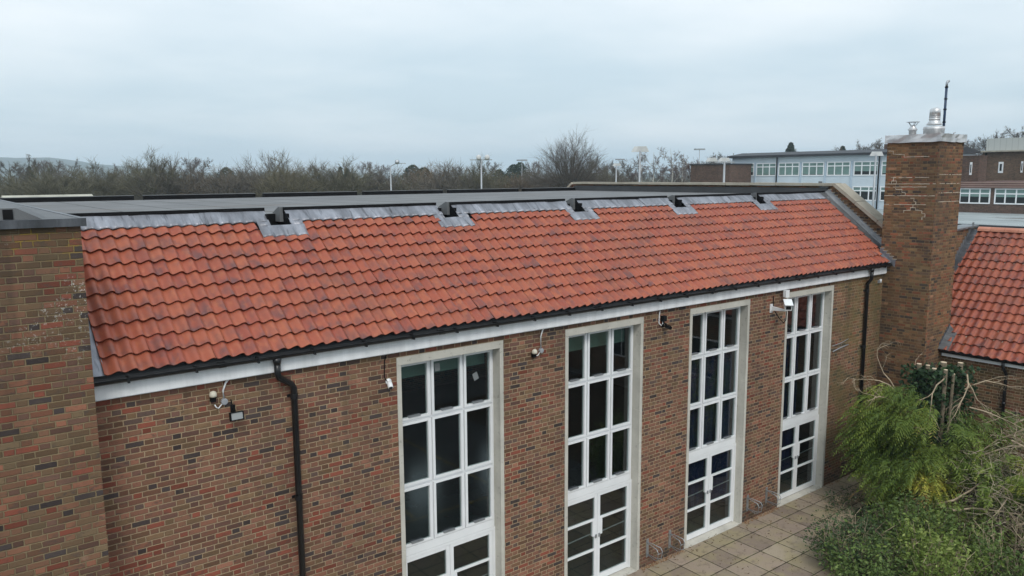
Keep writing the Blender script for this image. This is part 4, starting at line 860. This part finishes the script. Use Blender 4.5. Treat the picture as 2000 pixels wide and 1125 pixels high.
TR={'oak':[(5.2,178.2,12.33),(6.55,174.7,12.28),(7.38,182.3,11.98),(8.45,176.1,12.26),(9.99,173.8,10.95),(11.29,182.5,11.41),(13.43,195.8,11.33),(15.52,192.8,12.89),(16.16,191.9,12.76),(18.6,177.8,10.28),(23.05,186,10.92),(27.4,179.2,11.69),(28.35,176.5,10.96),(33.96,174.8,10.53),(36.01,177.6,12.02),(39.19,196.1,11.98),(44.59,193.5,12.05),(45.69,192.9,11.76),(43.85,149.4,12.31),(46.31,141.4,11.57),(50.57,159.1,12.19),(51.81,198.9,13.53),(52.62,187.2,13.29),(53.45,205.5,13.51),(55.78,211.1,13.02),(57.95,212.7,14.61),(59.42,206.6,12.97),(61.18,165,14.33),(61.96,181.1,15.41),(62.73,176.6,15.58),(63.34,167.9,14.59),(67.87,180.6,15.1),(68.56,172.9,15.88),(69.38,177.6,16.49),(70.19,165.1,16.26),(70.93,162.7,16.49)],
'ivy':[(6.06,187.6,13.19),(6.91,172.3,11.66)],
'fir':[(6.09,184.9,10.49),(17.67,193.4,10.36),(25.35,196.2,10.44),(25.82,199.4,10.1),(30.47,200.1,10.93),(31.29,179,10.05),(36.76,192.8,9.61),(37.81,194.6,10.86),(38.29,190.2,11.27),(57.19,202.2,15.55),(60.48,177.2,13.69)],
'great':[(41.92,112.7,13.53)],
'bush':[(4.86,126.1,9.04),(5.87,120.8,8.33),(7.11,116.6,8.5),(8.23,126.9,7.96),(9.37,121.2,8.91),(10.55,126.4,8.65),(12.05,125.8,9.73),(13.12,120.1,9.58),(14.22,118.6,8.93),(15.26,121.7,8.58),(16.78,118.8,8.84),(17.93,114.3,9.22),(19.44,116.7,8.66),(20.63,125.3,9.47),(21.66,112.3,9.6),(22.7,112.4,8.82),(24.11,122.1,9.1),(25.17,116.3,9.12),(26.61,120.6,8.61),(28.79,119.5,8.89),(29.88,117.4,8.56),(31.73,128.4,8.83),(32.92,114.9,9.55),(33.96,118.5,8.98),(35.26,115,8.64),(36.76,122.2,7.95),(38.07,116.2,7.94),(39.38,117.6,8.45),(40.5,124.1,7.9),(43.29,117,8.4),(44.95,121,8.63)],
'birch':[(47.04,118.3,11.22),(47.77,105.7,11.4),(49.07,105.1,11.88),(50.04,107.7,10.88)],
'red':[(46.61,122.4,9.39),(48.42,119.9,9.87),(49.68,113.7,10.18),(50.57,115.2,10.34),(51.46,112.7,9.7)]}
ORD=['first','second','third','fourth','fifth','sixth','seventh','eighth','ninth','tenth','eleventh','twelfth','13th','14th','15th','16th','17th','18th','19th','20th','21st','22nd','23rd','24th','25th','26th','27th','28th','29th','30th','31st','32nd','33rd','34th','35th','36th']
G_OAK,G_BUSH,G_FIR,G_BIR,G_RED='tall bare trees of the back row','bushy bare trees of the near row','dark evergreens among the bare trees','white stemmed birches','reddish bare thicket trees'
protos={'oak':[bare('bare_tree',s,12,4.3,M_BK1,[M_TW1,M_TW4,M_TW1,M_TW1][i],.26,.27,(11,8,8,11),.5,0,.015,label='x',group=G_OAK) for i,s in enumerate((11,12,13,14))],
'bush':[bushy('bushy_tree',s,9,3.9,M_BK1,[M_TB1,M_TW2,M_TWG,M_TB1,M_TWO][i],'x',G_BUSH) for i,s in enumerate((21,22,23,24,25))],
'birch':[bare('birch_tree',s,11.5,2.6,M_BKW,M_TW4,.3,.17,(9,7,7,9),.9,.35,.012,label='x',group=G_BIR) for s in (31,32)],
'red':[bare('thicket_tree',s,9.5,2.6,M_BK1,M_TW3,.12,.16,(10,7,7,9),1.1,0,.016,label='x',group=G_RED) for s in (41,)],
'ivy':[bare('ivy_tree',51,12,3.6,M_BK1,M_TW1,.3,.32,(7,5,5,6),.6,0,.026,label='x',ivy=M_IVY)],
'fir':[fir('evergreen_tree',61,11,2.6,M_BK1,M_EVG,'x',G_FIR,.8),fir('evergreen_tree',62,11,4.2,M_BK1,M_EVG,'x',G_FIR,.45)],
'great':[bushy('great_bare_tree',71,13.5,5.0,M_BK1,M_TW1,'great round-crowned bare tree standing alone above the far parapet',None,64,.85,26,.14)]}
rn=random.Random(5); ph={'oak':12,'bush':9,'birch':11.5,'red':9.5,'ivy':12,'fir':11,'great':13.5}
used={}
for kd,lst in TR.items():
    P=protos[kd]; sl=sorted(lst)
    for i,(azd,dist,h) in enumerate(sl):
        x,y=dist*math.sin(R(azd)),-10.35+dist*math.cos(R(azd)); w='' ; side='from the left'
        o_=ORD[i] if i<len(ORD) else str(i)
        lab={'oak':'tall bare winter tree on the skyline, %s from the left of the back row'%o_,'bush':'rounded bushy bare tree in the near row, %s from the left'%o_,'birch':'slender white stemmed birch right of the great tree, %s from the left'%o_,'red':'reddish twiggy thicket tree around the birches, %s from the left'%o_,'ivy':['ivy-clad bare tree at the far left, the left one of two','ivy-clad bare tree at the far left, the right one of two'][min(i,1)],'fir':'dark evergreen showing among the bare trees, %s from the left'%o_,'great':'great round-crowned bare tree standing alone above the far parapet'}[kd]
        j=rn.randrange(len(P))
        if kd=='fir': j=0 if azd in (6.09,25.35,25.82,57.19,60.48) else 1
        p=P[j]; s_=h/ph[kd]; ws=s_*rn.uniform(.9,1.2)
        if kd=='bush': s_*=rn.choice((.9,1.02,1.1,1.17)); ws=s_*rn.uniform(1.0,1.45)
        if kd=='great': ws=s_*.95
        rz=rn.uniform(0,6.28)
        if id(p) not in used: used[id(p)]=1; p.location=(x,y,0); p.rotation_euler=(0,0,rz); p.scale=(ws,ws,s_); p['label']=lab
        else: copy_tree(p,(x,y,0),rz,(ws,ws,s_),lab)
for kd in protos:
    for p in protos[kd]:
        if id(p) not in used:
            for ch in [c for c in COL.objects if c.parent==p]: bpy.data.objects.remove(ch)
            bpy.data.objects.remove(p)
# far woods: a belt of twiggy growth behind the trees
rn=random.Random(8); m=MB()
for i in range(90000):
    az=R(rn.uniform(2,76)); d=rn.uniform(205,320); top=6.6+1.5*mnoise.noise((az*16,d*.012,1.))+.9*mnoise.noise((az*60,d*.03,5.))+(2.5 if az>R(52) else 0)+(d-205)*.012
    z=top*(1-rn.random()**1.5*.95); x,y=d*math.sin(az),-10.35+d*math.cos(az); q=Vector((x,y,z)); s_=rn.uniform(.25,.6); dv_=Vector((rn.gauss(0,.6),rn.gauss(0,.6),.7)).normalized()*s_
    ribbon(m,q-dv_,q+dv_,.05,.015,rn); m.a.append(rn.random())
m.a=m.a[:len(m.f)]
k=NT('far_wood_twigs',.9,.1); k.color(k.ramp(k.noise(.03,3,.6),[(.35,(.075,.07,.058)),(.5,(.095,.082,.068)),(.65,(.055,.06,.047))])); tag(m.build('far_wood',k.m),'belt of far grey-brown woodland behind the bare trees','woodland',kind='stuff')
# hills on the horizon
m=MB(); NA,ND=150,10
def hill_h(azd,d):
    t=max(0,1-abs(azd-6)/13.); base=22+40*max(0,min(1,(15.5-azd)/8.5))**1.2 if azd<16 else 24-8*min(1,(azd-16)/20)
    if azd>40: base=14
    return max(0,(base+3*mnoise.noise((azd*.7,d*.004,0))+1.2*mnoise.noise((azd*3.3,d*.01,4)))*math.sin(PI*min(1,(d-1900)/900)))
for i in range(NA+1):
    azd=-10+i*95/NA
    for j in range(ND+1):
        d=1900+j*90; m.v.append((d*math.sin(R(azd)),-10.35+d*math.cos(R(azd)),hill_h(azd,d)-.5))
for i in range(NA):
    for j in range(ND): a=i*(ND+1)+j; m.f.append((a,a+1,a+ND+2,a+ND+1))
k=NT('wooded_hill',.95,.1); k.color(k.ramp(k.noise(.02,4,.65),[(.35,(.03,.042,.028)),(.65,(.065,.07,.045))])); tag(m.build('hills',k.m,None,True),kind='structure')
# ------------------------------------------------------------------ foreground planting
M_CON=leaf_mat('cypress_spray',[(0,(.042,.075,.015)),(.35,(.1,.155,.028)),(.7,(.19,.25,.045)),(.93,(.34,.37,.07)),(1,(.3,.2,.07))]); M_GOLD=leaf_mat('golden_spray',[(0,(.07,.12,.02)),(.45,(.17,.22,.035)),(.8,(.34,.34,.055)),(1,(.5,.43,.07))])
M_SHR=leaf_mat('shrub_leaf',[(0,(.04,.065,.02)),(.35,(.085,.135,.034)),(.7,(.145,.215,.055)),(1,(.28,.34,.12))]); M_SHD=leaf_mat('dark_shrub_leaf',[(0,(.025,.045,.02)),(.5,(.06,.1,.04)),(.9,(.11,.165,.07)),(1,(.26,.29,.18))]); M_SHB=leaf_mat('bright_shrub_leaf',[(0,(.07,.105,.022)),(.5,(.165,.23,.045)),(1,(.33,.38,.11))]); M_IVN=leaf_mat('ivy_leaf',[(0,(.012,.03,.014)),(.7,(.035,.075,.03)),(1,(.07,.12,.05))]); M_DRY=leaf_mat('dry_leaf',[(0,(.1,.06,.03)),(1,(.25,.17,.09))])
M_DEAD=bark_mat('dead_branch',(.38,.3,.21),.3); M_STEM=bark_mat('stem_bark',(.135,.112,.078),.35,14); M_CUT=plain('cut_wood',(.62,.5,.36),.8,.1,20); M_TWD=bark_mat('dead_twig',(.36,.3,.22),.35)
def frond(m,p,d,L,rn,rv,flat=True,w=.012):
    d=d.normalized(); sd=d.cross(Vector((0,0,1))); sd=sd.normalized() if sd.length>1e-4 else Vector((1,0,0)); n_=9; q=p.copy(); dd=d.copy()
    sd=(sd+Vector((0,0,rn.uniform(-.5,.5)))).normalized()
    for i in range(n_):
        q2=q+dd*L/n_; dd=(dd+Vector((0,0,-.13))).normalized(); l=L*.36*(1-i/n_*.75)*rn.uniform(.7,1.1)
        for s_ in (-1,1):
            e=q2+(sd*s_*.8+dd*.75+Vector((0,0,rn.uniform(-.25,.1)))).normalized()*l; t=(e-q2).cross(Vector((rn.gauss(0,.4),rn.gauss(0,.4),1))).normalized()*w*(1+l*4)
            k_=len(m.v); mid=q2.lerp(e,.45); m.v+=[tuple(q2),tuple(mid+t),tuple(e),tuple(mid-t)]; m.f.append((k_,k_+1,k_+2,k_+3)); m.a.append(min(1,max(0,rv+rn.uniform(-.16,.16)+.25*i/n_-.1)))
        q=q2
def dead(m,p,d,L,rn,r0=.02,depth=2):
    q=[p]; dd=d.normalized(); n_=5
    for i in range(n_): q.append(q[-1]+dd*L/n_); dd=(dd+Vector((rn.gauss(0,.24),rn.gauss(0,.24),rn.gauss(0,.2)-.1))).normalized()
    m.tube(q,[r0*(1-i/(n_+1.)) for i in range(n_+1)],5,False)
    if depth>0:
        for i in range(rn.randint(4,6)):
            t=rn.uniform(.3,1); s_=min(t*n_,n_-.01); p2=q[int(s_)].lerp(q[int(s_)+1],s_-int(s_)); d2=(dd+Vector((rn.gauss(0,.7),rn.gauss(0,.7),rn.gauss(0,.45)))).normalized(); dead(m,p2,d2,L*rn.uniform(.3,.6),rn,r0*.42,depth-1)
rn=random.Random(17)
con=thing('cut_conifer',(19,-2.4,0),'cut-back conifer with sawn pale stems, ivy and drooping green sprays in the corner','tree')
m=MB(); mc=MB(); mi=MB()
stems=[(19.03,-2.46,3.48,.045),(19.06,-1.83,3.5,.06),(19.07,-2.03,3.5,.05),(19.03,-2.2,3.46,.055),(19.68,-2.13,3.5,.075),(19.94,-2.41,3.5,.065),(19.5,-2.45,3.3,.035)]
for x,y,z,rr in stems:
    bx,by=x+rn.uniform(-.12,.12)*.6+(19.1-x)*.35,y+(-2.4-y)*.35; m.tube([(bx,by,0),(bx*.5+x*.5,by*.5+y*.5,1.7),(x,y,z)],[rr*1.35,rr*1.1,rr],9); mc.tube([(x,y,z+.001),(x,y,z+.012)],rr*.97,9)
split(m,'stem',M_STEM,con,True); split(mc,'cut_face',M_CUT,con)
for i in range(6000):
    x,y,z,rr=rn.choice(stems[1:6]); zz_=rn.uniform(1.2,3.44); a=rn.uniform(0,6.28); d=rr+rn.uniform(.0,.34); leafq(mi,Vector((x+d*math.cos(a),y+d*math.sin(a),zz_)),.052,rn,asp=.8)
mi.build('ivy',M_IVN,con,attr='leaf_rnd')
m=MB()
def spray_cloud(m,c,rad,n_,rn,outc,L=(.3,.72),lo=.1,hi=.75,w=.0085):
    for i in range(n_):
        v=Vector((rn.gauss(0,1),rn.gauss(0,1),rn.gauss(0,1))).normalized()*(.55+.45*rn.random()); p=Vector((c[0]+v.x*rad[0],c[1]+v.y*rad[1],c[2]+v.z*rad[2]))
        ga=mnoise.noise((p.x*2.1+7,p.y*2.1,p.z*2.6)); 
        if ga<-.18: continue
        if v.z>-.2 or rn.random()<.5: p=p+v*.28*mnoise.noise((p.x*1.3,p.y*1.3+3,p.z*1.3))
        d=Vector((p.x-outc[0],p.y-outc[1],0)); d=d.normalized() if d.length>.01 else Vector((1,0,0)); d=d+Vector((rn.gauss(0,.35),rn.gauss(0,.35),rn.uniform(-.35,.15)))
        cl=mnoise.noise((p.x*1.7,p.y*1.7,p.z*2.2)); rv=lo+(hi-lo)*min(1,max(0,.5+cl*.9)); frond(m,p,d,rn.uniform(*L),rn,rv,w=w)
spray_cloud(m,(18.25,-1.8,2.55),(.85,.75,.6),480,rn,(19.1,-2.4),lo=.2,hi=.8)
spray_cloud(m,(18.7,-1.75,1.95),(1.0,.85,.75),480,rn,(19.1,-2.4),lo=.1,hi=.65)
spray_cloud(m,(18.0,-2.0,1.35),(.85,.75,.6),380,rn,(19.1,-2.4),lo=.1,hi=.7)
spray_cloud(m,(18.9,-2.9,2.35),(.5,.4,.35),130,rn,(19.1,-2.4),lo=.2,hi=.8)
spray_cloud(m,(19.8,-3.2,2.2),(.7,.6,.5),150,rn,(19.1,-2.4),lo=.3,hi=.8)
spray_cloud(m,(18.5,-2.75,1.45),(.7,.55,.6),240,rn,(19.1,-2.4),lo=.25,hi=.95)
spray_cloud(m,(17.75,-1.55,1.9),(.5,.45,.9),200,rn,(19.1,-2.4),lo=.1,hi=.7)
spray_cloud(m,(19.3,-2.95,1.6),(.7,.5,.5),170,rn,(19.1,-2.4),lo=.2,hi=.85)
spray_cloud(m,(17.9,-2.45,.75),(.75,.6,.4),170,rn,(19.1,-2.4),lo=.35,hi=1.0)
m.build('foliage',M_CON,con,attr='leaf_rnd')
for (p,d,L) in [((18.9,-2.5,3.3),(-.9,.3,-.55),1.3),((19.5,-2.75,3.35),(-.5,-.35,-.75),1.4),((19.5,-2.75,3.2),(.2,-.5,-.8),1.2),((18.4,-1.6,2.9),(-.6,.3,.6),1.2),((18.6,-1.5,2.9),(-.2,.5,.9),1.1),((18.2,-1.7,2.7),(-1,.2,.35),1.2),((19.2,-1.9,2.9),(.2,.6,.7),.9),((19.8,-2.6,2.9),(.5,-.6,.5),1.3),((19.4,-2.9,2.6),(.2,-1,-.1),1.4)]: m=MB(); dead(m,Vector(p),Vector(d),L,rn,.02,2); m.build('dead_branch',M_DEAD,con,True)
# heap of cut branches at the right
hp=thing('branch_heap',(19.0,-4.6,0),'tangle of bare cut branches and dry twigs at the right edge','branches')
m=MB(); tw_=MB()
arcs=[((18.6,-3.0,1.2),(.6,-1.,.95),2.0,.024),((18.9,-3.3,1.6),(.4,-1.0,.65),1.9,.022),((18.4,-2.9,1.0),(-.1,-1,.05),2.2,.026),((19.2,-3.9,2.1),(-.2,-1,-.2),1.5,.03),((19.0,-4.3,2.0),(.1,-.6,-.6),1.2,.024),((17.6,-3.0,.7),(.55,-.9,.45),2.2,.03),((17.4,-3.5,.8),(.6,-.8,.25),2.0,.026),((18.8,-5.2,1.5),(-.6,.3,-.6),1.3,.022),((18.5,-5.5,1.2),(-.8,-.2,-.5),1.2,.022),((17.9,-4.8,1.3),(-.6,-.5,-.6),1.0,.02)]
for p,d,L,rr in arcs: m=MB(); dead(m,Vector(p),Vector(d),L,rn,rr,3); m.build('branch',M_DEAD,hp,True)
for i in range(1500):
    c=rn.choice([(18.8,-3.6,1.5),(18.9,-4.4,1.6),(18.4,-4.9,1.3),(17.9,-4.2,1.2),(19.3,-4.0,2.0)]); p=Vector((c[0]+rn.gauss(0,.4),c[1]+rn.gauss(0,.45),c[2]+rn.gauss(0,.3))); d=Vector((rn.gauss(0,1),rn.gauss(0,1),rn.gauss(-.2,.6))).normalized(); ribbon(tw_,p,p+d*rn.uniform(.12,.4),.005,.002,rn)
tw_.build('twig',M_TWD,hp)
gs=[((18.9,-3.7,1.55),(.6,.45,.3),130,'feathery green cypress sprig over the left of the branch heap'),((18.3,-4.2,1.25),(.6,.5,.22),110,'low feathery green cypress sprig under the golden ones'),((18.05,-2.55,.95),(.5,.55,.4),150,'yellow-green cypress bush beside the paving below the cut stems'),((18.9,-4.05,1.75),(.35,.3,.14),60,'golden cypress sprig above the branch heap, the upper left one'),((18.4,-4.55,1.6),(.55,.42,.12),75,'golden cypress sprig low in the branch heap, the lower right one'),((19.6,-4.6,2.1),(.5,.5,.22),90,'bright green cypress sprig at the right edge by the wing wall')]
for i,(c,rad,n_,lab) in enumerate(gs):
    t=thing('cypress_bush',(c[0],c[1],0),lab,'shrub','cypress sprigs'); m=MB(); spray_cloud(m,c,rad,int(n_*1.3),rn,(c[0]+.5,c[1]+.3),(.25,.45),.1,.9,.012); m.build('foliage',M_GOLD if i in (2,3,4) else M_CON,t,attr='leaf_rnd')
    m=MB(); m.tube([(c[0]+.3,c[1]+.15,0),(c[0]+.15,c[1]+.1,c[2]*.6),(c[0],c[1],c[2])],[.025,.018,.006],5,False); m.build('stem',M_STEM,t,True)
def shrub(x,y,rx,ry,h,ns,mat,lab,seed,leaf=.045,per=75,bare_=.18,lean=.35):
    rs=random.Random(seed); t=thing('shrub',(x,y,0),lab,'shrub','low shrubs in the planting bed'); m=MB(); w=MB()
    for i in range(ns):
        a=rs.uniform(0,6.28); rr=math.sqrt(rs.random()); bx,by=x+rx*rr*.75*math.cos(a),y+ry*rr*.75*math.sin(a)
        hh=h*(1-.35*rr**2)*rs.uniform(.45,1.15)*(1+.3*mnoise.noise((bx*1.5,by*1.5,seed))); L=Vector((math.cos(a)*rr*rx*lean+rs.gauss(0,.1),math.sin(a)*rr*ry*lean+rs.gauss(0,.1),hh))
        p0=Vector((bx,by,.02)); p1=p0+L*.5+Vector((rs.gauss(0,.05),rs.gauss(0,.05),hh*.1)); p2=p0+L+Vector((0,0,-.04)); w.tube([p0,p1,p2],[.011,.008,.003],4,False)
        base=rs.uniform(.1,.8)
        if rs.random()<bare_:
            for q in range(7): c=p1.lerp(p2,rs.random()); ribbon(w,c,c+Vector((rs.gauss(0,.13),rs.gauss(0,.13),rs.uniform(-.05,.2))),.005,.002,rs)
            continue
        sp=rs.uniform(.09,.17)
        for q in range(per):
            tt=rs.random()**.6; c=p0.lerp(p1,tt*2) if tt<.5 else p1.lerp(p2,tt*2-1); c=c+Vector((rs.gauss(0,sp),rs.gauss(0,sp),rs.gauss(0,sp*.6)))
            if c.z<.03: c.z=.03+rs.random()*.05
            leafq(m,c,leaf*rs.uniform(.55,1.35),rs,None,min(1,max(0,base*.75+.2*tt+rs.uniform(-.18,.18))),.45)
    m.build('foliage',mat,t,attr='leaf_rnd'); w.build('stem',M_DEAD if seed%2 else M_STEM,t)
    return t
shrub(15.0,-2.65,.95,.75,1.0,75,M_SHD,'dark green small-leaved shrub overhanging the paving edge',1,.034)
shrub(14.45,-3.15,.75,.75,1.0,70,M_SHR,'mid green shrub at the bottom edge beside the paving',2,.036)
shrub(16.3,-2.1,.95,.55,.65,38,M_SHD,'low dark sparse shrub below the far glazed doors',3,.034,50,.35)
shrub(16.3,-3.2,1.1,.8,1.1,85,M_SHR,'broad green shrub in the middle of the planting bed',4,.04)
shrub(15.4,-4.0,1.0,.8,1.15,85,M_SHB,'bright green shrub at the bottom edge of the bed',5,.042)
shrub(17.4,-3.7,.9,.8,1.1,65,M_SHB,'bright green shrub in front of the branch heap',6,.042,70,.25)
shrub(16.6,-4.9,1.0,.8,1.1,60,M_SHR,'green shrub at the bottom right with bare twigs through it',7,.04,65,.35)
shrub(18.3,-5.6,1.0,.9,1.1,55,M_SHR,'green shrub at the right edge below the golden sprigs',8,.042,60,.35)
shrub(20.2,-3.0,.8,.9,1.1,55,M_SHD,'dark shrub behind the cut stems against the wing wall',9,.042)
shrub(18.1,-3.1,.8,.6,.75,40,M_DRY,'brown dry-leaved shrub under the cut conifer',11,.036,40,.4)
shrub(20.4,-4.9,.9,1.0,1.6,60,M_SHR,'tall green shrub against the wing wall at the right edge',12,.045,65,.25)
shrub(17.5,-1.0,.6,.35,.35,16,M_SHD,'small weedy shrub at the foot of the mossy wall',13,.03,40,.4)
rl=random.Random(3); m=MB()
for i in range(700):
    x_=rl.uniform(9,20); y_=-rl.random()**1.6*3; c=Vector((x_,y_,.012)); a=rl.uniform(0,6.28); L_=rl.uniform(.012,.032); d_=Vector((math.cos(a),math.sin(a),rl.uniform(-.1,.3)))*L_; e_=Vector((-math.sin(a),math.cos(a),rl.uniform(0,.3)))*L_*.5; b0=len(m.v); m.v+=[tuple(c-d_+Vector((0,0,.006))),tuple(c+e_),tuple(c+d_+Vector((0,0,.008))),tuple(c-e_)]; m.f.append((b0,b0+1,b0+2,b0+3)); m.a.append(rl.random())
tag(m.build('leaf_litter',M_DRY,attr='leaf_rnd'),'small brown dead leaves scattered over the paving','leaf litter',kind='stuff')
# ------------------------------------------------------------------ haze
HAZE=True
if HAZE:
    hm=bpy.data.materials.new('haze_air'); hm.use_nodes=True; t=hm.node_tree; t.nodes.clear(); o=t.nodes.new('ShaderNodeOutputMaterial'); v=t.nodes.new('ShaderNodeVolumePrincipled')
    v.inputs['Color'].default_value=(.74,.87,1,1); v.inputs['Density'].default_value=.00042; t.links.new(v.outputs[0],o.inputs['Volume'])
    g=MB(); g.box(-4050,-4050,-1.5,4050,4050,125); hz=g.build('haze',hm); tag(hz,'thin pale winter haze over the whole place','haze',kind='stuff')
